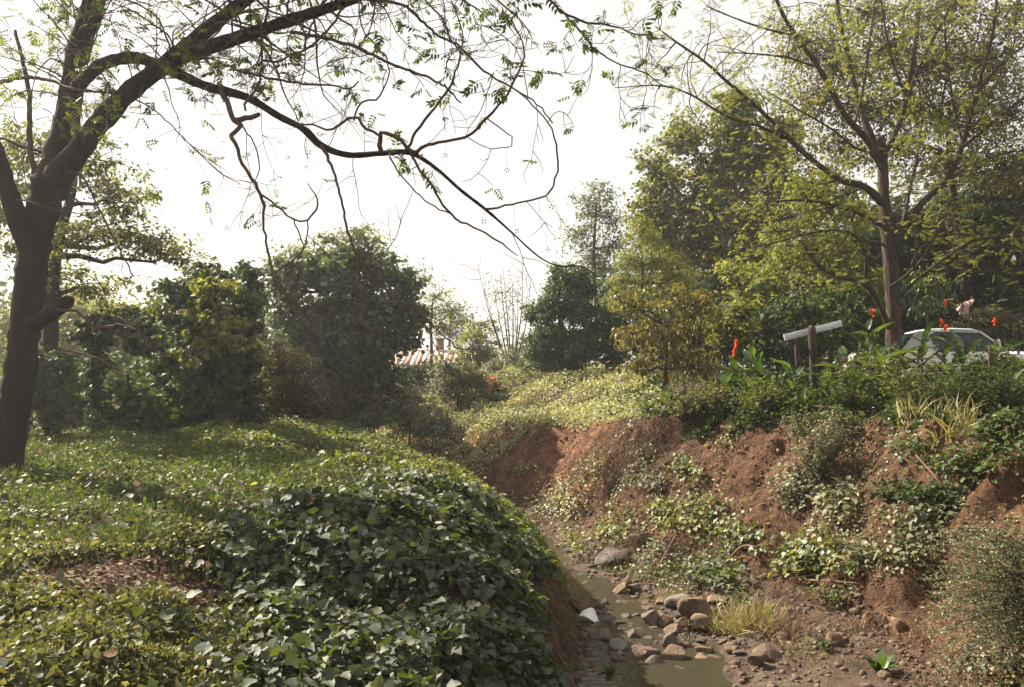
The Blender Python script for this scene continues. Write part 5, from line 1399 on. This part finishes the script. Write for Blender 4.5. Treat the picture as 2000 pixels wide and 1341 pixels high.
CANNAS = [
 (1440, 16.4, 705, 'canna with two orange-red flower heads left of the white board', 7, .42, [(1438, 678), (1434, 694)]),
 (1475, 16.0, 680, 'flowerless canna between the leftmost red flowers and the dark post', 7, .46, []),
 (1545, 15.2, 700, 'canna directly left of the dark post', 7, .42, []),
 (1640, 15.2, 700, 'low canna right of the dark post under the white board', 6, .42, []),
 (1690, 16.0, 640, 'tall canna with one orange bloom left of the brown trunk', 9, .48, [(1703, 620)]),
 (1715, 15.2, 690, 'broad-leafed canna in front of the brown trunk', 8, .5, []),
 (1672, 14.2, 750, 'canna hanging over the rim below the white board', 7, .44, []),
 (1762, 15.6, 690, 'canna right of the brown trunk before the car rear window', 6, .42, []),
 (1800, 15.6, 660, 'canna with twin upright leaves before the car side', 5, .46, []),
 (1846, 15.4, 655, 'canna with the tallest orange head and two red blooms by the car', 7, .44, [(1846, 602), (1838, 640), (1848, 650)]),
 (1880, 15.2, 675, 'dark-leafed canna in front of the car hood', 6, .46, []),
 (1943, 14.8, 690, 'canna with one scarlet bloom over the car hood', 7, .42, [(1943, 637)]),
 (1990, 14.4, 715, 'canna at the right edge of the frame', 6, .46, []),
 (1570, 14.4, 790, 'small canna below the dark post on the rim', 6, .36, []),
 (1480, 15.4, 775, 'small canna at the rim below the leftmost red flowers', 6, .36, []),
 (1262, 17.6, 770, 'short canna, leftmost of three under the golden shrub', 6, .34, []),
 (1300, 17.2, 760, 'short canna, middle of three under the golden shrub', 6, .36, []),
 (1335, 17.0, 770, 'short canna, rightmost of three under the golden shrub', 6, .34, []),
 (1812, 14.2, 770, 'canna low on the rim in front of the wire', 6, .36, []),
 (1420, 16.2, 740, 'canna behind the rim weeds left of the first red flowers', 6, .4, []),
 (1505, 15.6, 735, 'canna half hidden left of the small one below the dark post', 6, .44, []),
 (1605, 14.8, 745, 'canna with leaves crossing the foot of the dark post', 7, .46, []),
 (1745, 14.4, 745, 'canna at the rim below the trunk foot', 7, .46, []),
 (1860, 14.0, 735, 'canna below the tallest orange head', 7, .44, []),
 (1915, 13.8, 745, 'canna between the last two fence stakes', 7, .44, []),
 (1970, 13.4, 755, 'canna at the rim near the right edge under the scarlet bloom', 7, .44, []),
 (1455, 15.8, 745, 'canna just right of the first red flowers, half in weeds', 7, .42, []),
 (1385, 16.4, 755, 'canna at the right foot of the golden shrub', 6, .4, []),
 (1700, 13.8, 785, 'lowest canna hanging over the rim left of the upright grass', 6, .4, []),
 (930, 27.5, 765, 'distant canna with a red head beside the hollow round bush', 5, .45, [(931, 745)]),
 (953, 27.0, 765, 'distant canna with two red heads in the middle of the slope', 6, .45, [(948, 753), (957, 748)]),
 (972, 26.8, 770, 'distant canna with scattered red blooms right of the others', 6, .45, [(966, 749), (976, 757)]),
 (957, 26.0, 780, 'nearest canna of the far flower group', 6, .42, [(956, 767)]),
]
for x_, d_, yt_, lb_, nl_, L0, ff_ in CANNAS:
    canna_at(x_, d_, yt_ - (14 if 1600 < x_ else 0), lb_, nl_ + 3, L0 * 1.2, ff_, .11 if d_ < 20 else .17)

# ------------------------------------------------------------------ man-made things
def box(c, s, R_=None, bev=0.0):
    h = np.array(s) / 2
    V = np.array([(x, y, z) for x in (-1, 1) for y in (-1, 1) for z in (-1, 1)], float) * h
    F = np.array([(0, 1, 3), (0, 3, 2), (4, 6, 7), (4, 7, 5), (0, 4, 5), (0, 5, 1), (2, 3, 7), (2, 7, 6), (0, 2, 6), (0, 6, 4), (1, 5, 7), (1, 7, 3)])
    if R_ is not None: V = V @ np.array(R_).T
    return V + np.array(c), F
def bevel_mod(o, w=.01, seg=2):
    md = o.modifiers.new('bevel', 'BEVEL'); md.width = w; md.segments = seg; md.limit_method = 'ANGLE'
    return o

# dark post and tilted white board
pb = P(1590, 800, 15.6); pb[2] = hq(pb[0], pb[1])
pt = P(1584, 640, 15.6)
pp = spline(np.array([[*(pb - np.array([0, 0, .2])), .10], [*(pb * .5 + pt * .5 + np.array([.03, 0, 0])), .085], [*pt, .075]]), .08)
V, F = tube(pp[:, :3], pp[:, 3], 11)
V[:-1] += (V[:-1] - np.repeat(pp[:, :3], 11, 0)) * (.35 * vn(np.tile(np.arange(11), len(pp)) * 1.7, np.repeat(pp[:, 2], 11) * 1.2, 8))[:, None]
po = add('fence_post', V - pb, F, M['post_wood'], local=True); po.location = pb
tag(po, 'dark weathered wooden post rising from the weeds at the bank rim', 'post')
bc = P(1588, 646, 15.85); ang = math.atan2(30, 122)
Rm = Matrix.Rotation(-ang, 3, 'Y') @ Matrix.Rotation(.12, 3, 'Z')
L0 = 122 * 15.85 / FPX
V, F = box((0, 0, 0), (L0, .028, .13), Rm)
bo = add('white_board', V, F, M['board_paint'], local=True); bo.location = bc; bevel_mod(bo, .005)
tag(bo, 'tilted weathered white board fixed behind the dark post', 'board')
# wire fence
wf = thing('wire_fence', 'rusty wire strands strung along the bank rim toward the right', 'fence', pb + np.array([0, .2, 0]))
fpts = [pb + np.array([0, .14, 0])]
for x_, d_ in ((1790, 14.6), (1930, 13.6), (2080, 12.6)):
    X = (x_ - 1000) / FPX * d_; b0 = np.array([X, d_, float(hq(X, d_))])
    w = np.array([[*(b0 - np.array([0, 0, .15])), .025], [*(b0 + np.array([.02, 0, .45])), .024], [*(b0 + np.array([.03, 0, .95])), .022]])
    V, F = tube(w[:, :3], w[:, 3], 7); add('post', V, F, M['post_wood'], wf, smooth=True); fpts.append(b0 + np.array([.02, 0, 0]))
for h in (.35, .6, .85):
    q = []
    for a, c_ in zip(fpts[:-1], fpts[1:]):
        for t_ in np.linspace(0, 1, 9)[:-1]: q.append(a * (1 - t_) + c_ * t_ + np.array([0, -.03, h - .10 * math.sin(t_ * math.pi)]))
    q.append(fpts[-1] + np.array([0, -.03, h]))
    V, F = tube(np.array(q), .0035, 4); add('wire', V, F, M['wire'], wf)

# parked car
M['car_paint'] = solid_mat('car_paint', (.50, .52, .55), (.56, .58, .60), 3, .3, 0, spec=.5)
M['car_body'] = solid_mat('car_body', (.68, .66, .6), (.74, .72, .67), 3, .3, 0, spec=.5)
M['chrome'] = solid_mat('chrome', (.55, .57, .6), (.65, .67, .7), 3, .15, 0, spec=.9)
M['tyre'] = solid_mat('tyre', (.012, .012, .012), (.03, .03, .03), 20, .8, .2)
m, nt, N, L = mat_new('car_glass')
out = N.new('ShaderNodeOutputMaterial'); b = N.new('ShaderNodeBsdfPrincipled'); b.inputs['Base Color'].default_value = (.02, .035, .04, 1); b.inputs['Roughness'].default_value = .04
b.inputs['Specular IOR Level'].default_value = .7
tr = N.new('ShaderNodeBsdfTransparent'); tr.inputs[0].default_value = (.5, .62, .66, 1); mx = N.new('ShaderNodeMixShader'); mx.inputs[0].default_value = .45
L.new(b.outputs[0], mx.inputs[1]); L.new(tr.outputs[0], mx.inputs[2]); L.new(mx.outputs[0], out.inputs[0])
M['car_glass'] = m
cd = 20.5
cc = P(1862, 700, cd); cgz = float(hq(cc[0], cd + .3))
car = thing('parked_car', 'pale old sedan parked behind the cannas, mostly hidden by leaves', 'car', (cc[0], cd, cgz))
CARTOP = P(1850, 645, cd)[2]
hgt = max(1.25, CARTOP - cgz)
yaw = R(-14)                                         # front to the right, a little away
cR = np.array(Matrix.Rotation(yaw, 3, 'Z'))
def carV(V): return np.asarray(V, float) @ cR.T + np.array([cc[0], cd, cgz])
def loft(sections):
    """sections: list of (x, [(y,z)...]) closed rings of the same length"""
    k = len(sections[0][1]); V = []; F = []
    for x, rg in sections:
        for y, z in rg: V.append((x, y, z))
    for i in range(len(sections) - 1):
        for j in range(k):
            a = i * k + j; b2 = i * k + (j + 1) % k
            F += [(a, a + k, b2 + k), (a, b2 + k, b2)]
    for base, flip in ((0, 1), ((len(sections) - 1) * k, 0)):
        for j in range(1, k - 1): F.append((base, base + j, base + j + 1) if flip else (base, base + j + 1, base + j))
    return np.array(V), np.array(F)
zb = hgt * .60                                       # belt line
def ring(w, z0, z1): 
    return [(-w * .93, z0), (-w, z0 + .15), (-w, z0 + (z1 - z0) * .6), (-w * .95, z1 - .05), (-w * .84, z1), (w * .84, z1), (w * .95, z1 - .05), (w, z0 + (z1 - z0) * .6), (w, z0 + .15), (w * .93, z0)]
secs = [(-2.45, ring(.78, .42, zb - .12)), (-2.35, ring(.88, .30, zb - .03)), (-1.7, ring(.93, .24, zb + .03)), (-.9, ring(.94, .24, zb + .01)), (.2, ring(.94, .24, zb)), (1.0, ring(.94, .24, zb + .01)),
        (1.6, ring(.93, .24, zb - .01)), (2.3, ring(.90, .28, zb - .05)), (2.5, ring(.82, .36, zb - .12))]
V, F = loft(secs); bodyo = add('body', carV(V), F, M['car_body'], car)
bevel_mod(bodyo, .02, 2)
# roof shell with pillars
rw = .66; zr = hgt
roof = [(-1.35, .74, zb + .06, -.0), (-1.0, .70, zr - .08, 0), (-.75, rw, zr - .015, 0), (-.2, rw, zr, 0), (.25, rw, zr - .02, 0), (.42, rw * .98, zr - .07, 0)]
V, F = loft([(x, [(-w, z), (-w * .9, z + .03), (w * .9, z + .03), (w, z), (w * .95, z - .04), (-w * .95, z - .04)]) for x, w, z, _ in roof])
add('roof', carV(V), F, M['car_paint'], car, smooth=False)
def bar(a, b2, r): return tube(np.array([a, b2], float), r, 5)
for s in (-1, 1):
    V, F = bar((.42, s * rw * .97, zr - .07), (1.0, s * .78, zb), .03); add('pillar', carV(V), F, M['car_paint'], car)
    q = [(-1.42, s * .80, zb), (-1.38, s * .76, zb + .07), (-1.0, s * .715, zr - .09), (-.62, s * .675, zr - .02), (-.78, s * .70, zr - .16), (-.62, s * .80, zb)]
    V = np.vstack([np.array(q), np.array(q) - np.array([0, s * .03, 0])])
    F = [(0, 1, 5), (1, 2, 5), (2, 4, 5), (2, 3, 4), (6, 11, 7), (7, 11, 8), (8, 11, 10), (8, 10, 9)] + [(i, (i + 1) % 6, 6 + i) for i in range(6)] + [((i + 1) % 6, 6 + (i + 1) % 6, 6 + i) for i in range(6)]
    add('rear_quarter', carV(V), F, M['car_paint'], car)
    q = np.array([(-.60, s * .785, zb + .01), (-.76, s * .695, zr - .15), (-.58, s * .665, zr - .045), (.36, s * .655, zr - .085), (.9, s * .765, zb + .01)])
    V = np.vstack([q, q - np.array([0, s * .01, 0])]); F = [(0, 1, 4), (1, 2, 4), (2, 3, 4), (5, 9, 6), (6, 9, 7), (7, 9, 8)]
    add('side_window', carV(V), F, M['car_glass'], car)
    for a, b2 in ((0, 1), (1, 2), (2, 3)):
        V, F = bar(q[a] + np.array([0, s * .012, 0]), q[b2] + np.array([0, s * .012, 0]), .013); add('window_trim', carV(V), F, M['chrome'], car)
    for x in (-1.5, 1.55):
        th = np.linspace(0, 2 * math.pi, 21)[:-1]
        rg = lambda r_, y_: np.stack([x + r_ * np.cos(th), np.full(20, y_), .32 + r_ * np.sin(th)], -1)
        V = np.vstack([rg(.20, s * .955), rg(.31, s * .955), rg(.33, s * .90), rg(.33, s * .76)])
        F = []
        for i in range(3):
            for j in range(20): a = i * 20 + j; b3 = i * 20 + (j + 1) % 20; F += [(a, b3, b3 + 20), (a, b3 + 20, a + 20)]
        wh = add('wheel', carV(V), F, M['tyre'], car)
        V = np.vstack([rg(.205, s * .957), [[x, s * .985, .32]]]); F = [(j, (j + 1) % 20, 20) for j in range(20)]
        add('hubcap', carV(V), F, M['chrome'], wh)
q = np.array([(-1.36, -.72, zb + .05), (-1.36, .72, zb + .05), (-1.0, .64, zr - .1), (-1.0, -.64, zr - .1)]) - np.array([.03, 0, -.02])
add('rear_window', carV(np.vstack([q, q - np.array([.012, 0, 0])])), [(0, 1, 2), (0, 2, 3), (4, 6, 5), (4, 7, 6)], M['car_glass'], car)
q = np.array([(1.0, -.75, zb + .02), (1.0, .75, zb + .02), (.45, .62, zr - .06), (.45, -.62, zr - .06)])
add('windshield', carV(np.vstack([q, q - np.array([.012, 0, 0])])), [(0, 1, 2), (0, 2, 3), (4, 6, 5), (4, 7, 6)], M['car_glass'], car)
for s in (-1, 1):
    V, F = bar((-2.3, s * .945, zb - .25), (2.3, s * .95, zb - .27), .012); add('side_trim', carV(V), F, M['chrome'], car)
for x in (-2.5, 2.55):
    V, F = box((x, 0, .46), (.1, 1.7, .12)); bevel_mod(add('bumper', carV(V), F, M['chrome'], car), .03)
for s in (-1, 1):
    V, F = box((-2.44, s * .62, .62), (.04, .3, .12)); add('tail_light', carV(V), F, M['petal'], car)

# pale jug standing on a slab near the trunk foot
jd = 16.6; jx = P(1728, 700, jd); jz = float(hq(jx[0], jd))
jt = P(1728, 703, jd)[2]
jb = max(jz, P(1728, 722, jd)[2])
M['pale_paint'] = solid_mat('pale_paint', (.6, .56, .46), (.74, .7, .6), 6, .6, .1)
V, F = rock_shape(555, 1.0)
so = add('block_stand', V * np.array([.3, .22, max(.05, (jb - jz) * .5 + .04)]), F, M['rock_grey'], local=True); so.location = (jx[0], jd, jz + (jb - jz) * .5 - .02)
tag(so, 'pale rough block under the cream jug behind the cannas', 'block')
prof = [(0, 0), (.085, 0), (.09, .03), (.09, .15), (.07, .2), (.045, .225), (.045, .25), (0, .25)]
sg = 14; V = []; F = []
for r_, z_ in prof:
    for j in range(sg): V.append((r_ * math.cos(j * 6.2832 / sg), r_ * math.sin(j * 6.2832 / sg), z_))
for i in range(len(prof) - 1):
    for j in range(sg): a = i * sg + j; b3 = i * sg + (j + 1) % sg; F += [(a, b3, b3 + sg), (a, b3 + sg, a + sg)]
jo = thing('cream_jug', 'cream rounded jug left of the car, seen between canna leaves', 'jug', (jx[0], jd, jb + .02))
add('body', np.array(V), F, M['pale_paint'], jo, smooth=True, local=True)
hp_ = np.array([(.085, 0, .15), (.14, 0, .17), (.15, 0, .21), (.1, 0, .24), (.045, 0, .235)])
V, F = tube(spline(hp_, .02), .012, 6); add('handle', V, F, M['pale_paint'], jo, smooth=True, local=True)

# bulb on a cord hanging from the right limb
bl_d = 17.55
bp0 = P(1980, 503, bl_d); lim = P(1982, 462, bl_d)
m, nt, N, L = mat_new('bulb_glass')
out = N.new('ShaderNodeOutputMaterial'); b = N.new('ShaderNodeBsdfPrincipled'); b.inputs['Base Color'].default_value = (.85, .85, .85, 1); b.inputs['Roughness'].default_value = .25
L.new(b.outputs[0], out.inputs[0]); M['bulb'] = m
bu = thing('light_bulb', 'unlit white bulb hanging on a cord at the right edge', 'light bulb', lim)
prof = [(0, -.085), (.03, -.078), (.043, -.05), (.04, -.02), (.022, .02), (.018, .045)]
V = []; F = []
for r_, z_ in prof:
    for j in range(10): V.append((bp0[0] + r_ * math.cos(j * .62832), bp0[1] + r_ * math.sin(j * .62832), bp0[2] + z_))
for i in range(len(prof) - 1):
    for j in range(10): a = i * 10 + j; b3 = i * 10 + (j + 1) % 10; F += [(a, b3, b3 + 10), (a, b3 + 10, a + 10)]
add('bulb', V, F, M['bulb'], bu, smooth=True)
V, F = tube(np.array([bp0 + np.array([0, 0, .04]), bp0 + np.array([0, 0, .11])]), .022, 8); add('socket', V, F, M['tyre'], bu)
V, F = tube(np.array([bp0 + np.array([0, 0, .1]), (bp0 + lim) / 2 + np.array([.01, 0, 0]), lim]), .004, 4); add('cord', V, F, M['tyre'], bu)

# pink cloth draped on a stake behind the car
kd = 23.2; kc = P(1884, 600, kd); kg = float(hq(kc[0], kd))
M['cloth'] = solid_mat('cloth', (.5, .3, .27), (.66, .44, .40), 9, .9, .3)
nu, nv_ = 12, 14; V = []; F = []
for i in range(nv_):
    for j in range(nu):
        u = j / (nu - 1) - .5; v_ = i / (nv_ - 1)
        V.append((kc[0] + u * .42 * (1 - .45 * v_) - .1 * v_ + .03 * math.sin(v_ * 9), kd - .05 + .07 * math.sin(u * 22 + v_ * 2), kc[2] + .14 - .36 * v_ + .16 * u * (1 - v_)))
for i in range(nv_ - 1):
    for j in range(nu - 1): a = i * nu + j; F += [(a, a + 1, a + nu + 1), (a, a + nu + 1, a + nu)]
ko = thing('pink_cloth', 'faded pink cloth hanging on a stake behind the car', 'cloth', (kc[0], kd, kg))
c_o = add('cloth', V, F, M['cloth'], ko, smooth=True); md = c_o.modifiers.new('solid', 'SOLIDIFY'); md.thickness = .006
V, F = tube(np.array([[kc[0] + .1, kd + .05, kg - .1], [kc[0] + .14, kd + .02, kc[2]], [kc[0] + .2, kd - .04, kc[2] + .3]]), .018, 6); add('stake', V, F, M['bark_brown'], ko)

# shed wall of dark planks at the right edge
M['shed_wood'] = solid_mat('shed_wood', (.035, .024, .02), (.09, .065, .052), 8, .95, .6, 22, .1, (1, 1, .12))
shd = 27.8; s0 = P(1930, 640, shd); sg_ = float(hq(s0[0], shd))
sh = thing('plank_shed', 'dark plank shed glimpsed in the shade at the right edge', 'shed', (s0[0] + 1.5, shd, sg_))
for i in range(16):
    wx = s0[0] + i * .2; hh_ = 2.3 + rng.uniform(-.04, .04)
    V, F = box((wx, shd + rng.uniform(-.01, .01), sg_ + hh_ / 2 - .1), (.185, .03, hh_)); add('plank', V, F, M['shed_wood'], sh)
V, F = box((s0[0] + 1.5, shd + 1.0, sg_ + 2.32), (3.6, 2.6, .08), Matrix.Rotation(.06, 3, 'X')); add('roof', V, F, M['shed_wood'], sh)
V, F = box((s0[0] + .85, shd - .09, sg_ + 1.1), (.12, .12, 2.3)); add('corner_post', V, F, M['bark_brown'], sh)
V, F = box((s0[0] + 1.5, shd + 2.1, sg_ + 1.1), (3.2, .05, 2.3)); add('back_wall', V, F, M['shed_wood'], sh)

# house with rust-striped metal roof in the distance
M['roof_red'] = solid_mat('roof_red', (.32, .13, .09), (.5, .24, .17), 2, .7, .2, 10)
M['roof_pale'] = solid_mat('roof_pale', (.6, .5, .46), (.75, .66, .62), 2, .6, .2, 10)
M['house_wall'] = solid_mat('house_wall', (.10, .08, .07), (.18, .15, .13), 2, .9, .2, 10)
M['pane'] = solid_mat('pane', (.03, .035, .04), (.05, .055, .06), 2, .1, 0)
hd = 46.0
e0, e1 = P(790, 709, hd), P(905, 706, hd); rdg = P(850, 684, hd + 2.4)[2]
hg = float(hq(-4.6, hd)); ez = e0[2]
ho = thing('distant_house', 'far house with rusty red and white striped metal roof', 'house', ((e0[0] + e1[0]) / 2, hd + 2.4, hg))
x0_, x1_ = e0[0] - .6, e1[0] + .3
V, F = box(((x0_ + x1_) / 2, hd + 2.4, (hg + ez) / 2), (x1_ - x0_ - .4, 4.2, ez - hg)); add('wall', V, F, M['house_wall'], ho)
nP = 14; pw = (x1_ - x0_) / nP
for i in range(nP):
    xa, xb = x0_ + i * pw, x0_ + (i + 1) * pw - .03
    for s in (0, 1):
        ya = hd - .1 if s == 0 else hd + 4.9; ym = hd + 2.4
        V = np.array([(xa, ya, ez - .03), (xb, ya, ez - .03), (xb, ym, rdg), (xa, ym, rdg), (xa, ya, ez - .07), (xb, ya, ez - .07), (xb, ym, rdg - .04), (xa, ym, rdg - .04)])
        F = [(0, 1, 2), (0, 2, 3), (4, 6, 5), (4, 7, 6), (0, 4, 5), (0, 5, 1), (0, 3, 7), (0, 7, 4), (1, 5, 6), (1, 6, 2)]
        po_ = add('roof_panel', V, F, M['roof_pale' if i % 2 else 'roof_red'], ho)
V, F = tube(np.array([(x0_, hd + 2.4, rdg + .02), (x1_, hd + 2.4, rdg + .02)]), .06, 6); add('ridge_cap', V, F, M['roof_pale'], ho)
chx = P(859, 668, hd + 2.4)
V, F = box((chx[0], hd + 2.6, (rdg + chx[2]) / 2 - .1), (.45, .45, chx[2] - rdg + .5)); ch = add('chimney', V, F, M['clay_stone'], ho)
V, F = box((chx[0], hd + 2.6, chx[2] + .18), (.55, .55, .09)); add('chimney_cap', V, F, M['rock_grey'], ch)
for fx in (.25, .6, .85):
    wx = x0_ + (x1_ - x0_) * fx; wz = hg + (ez - hg) * .55
    V, F = box((wx, hd + .29, wz), (.9, .06, 1.1)); wi = add('window', V, F, M['pale_paint'], ho)
    V, F = box((wx, hd + .25, wz), (.75, .03, .95)); add('pane', V, F, M['pane'], wi)

# ------------------------------------------------------------------ haze
m, nt, N, L = mat_new('haze')
out = N.new('ShaderNodeOutputMaterial'); pv = N.new('ShaderNodeVolumePrincipled')
pv.inputs['Color'].default_value = (.96, .96, .98, 1); pv.inputs['Density'].default_value = .0011; pv.inputs['Anisotropy'].default_value = .5
L.new(pv.outputs[0], out.inputs['Volume'])
zmin = float(ZZ.min()) - 1.0
V, F = box((0, 115, (zmin + 24) / 2), (340, 310, 24 - zmin))
hz = add('haze', V, F, m); tag(hz, 'thin bright morning haze filling the valley air', 'haze', kind='stuff')
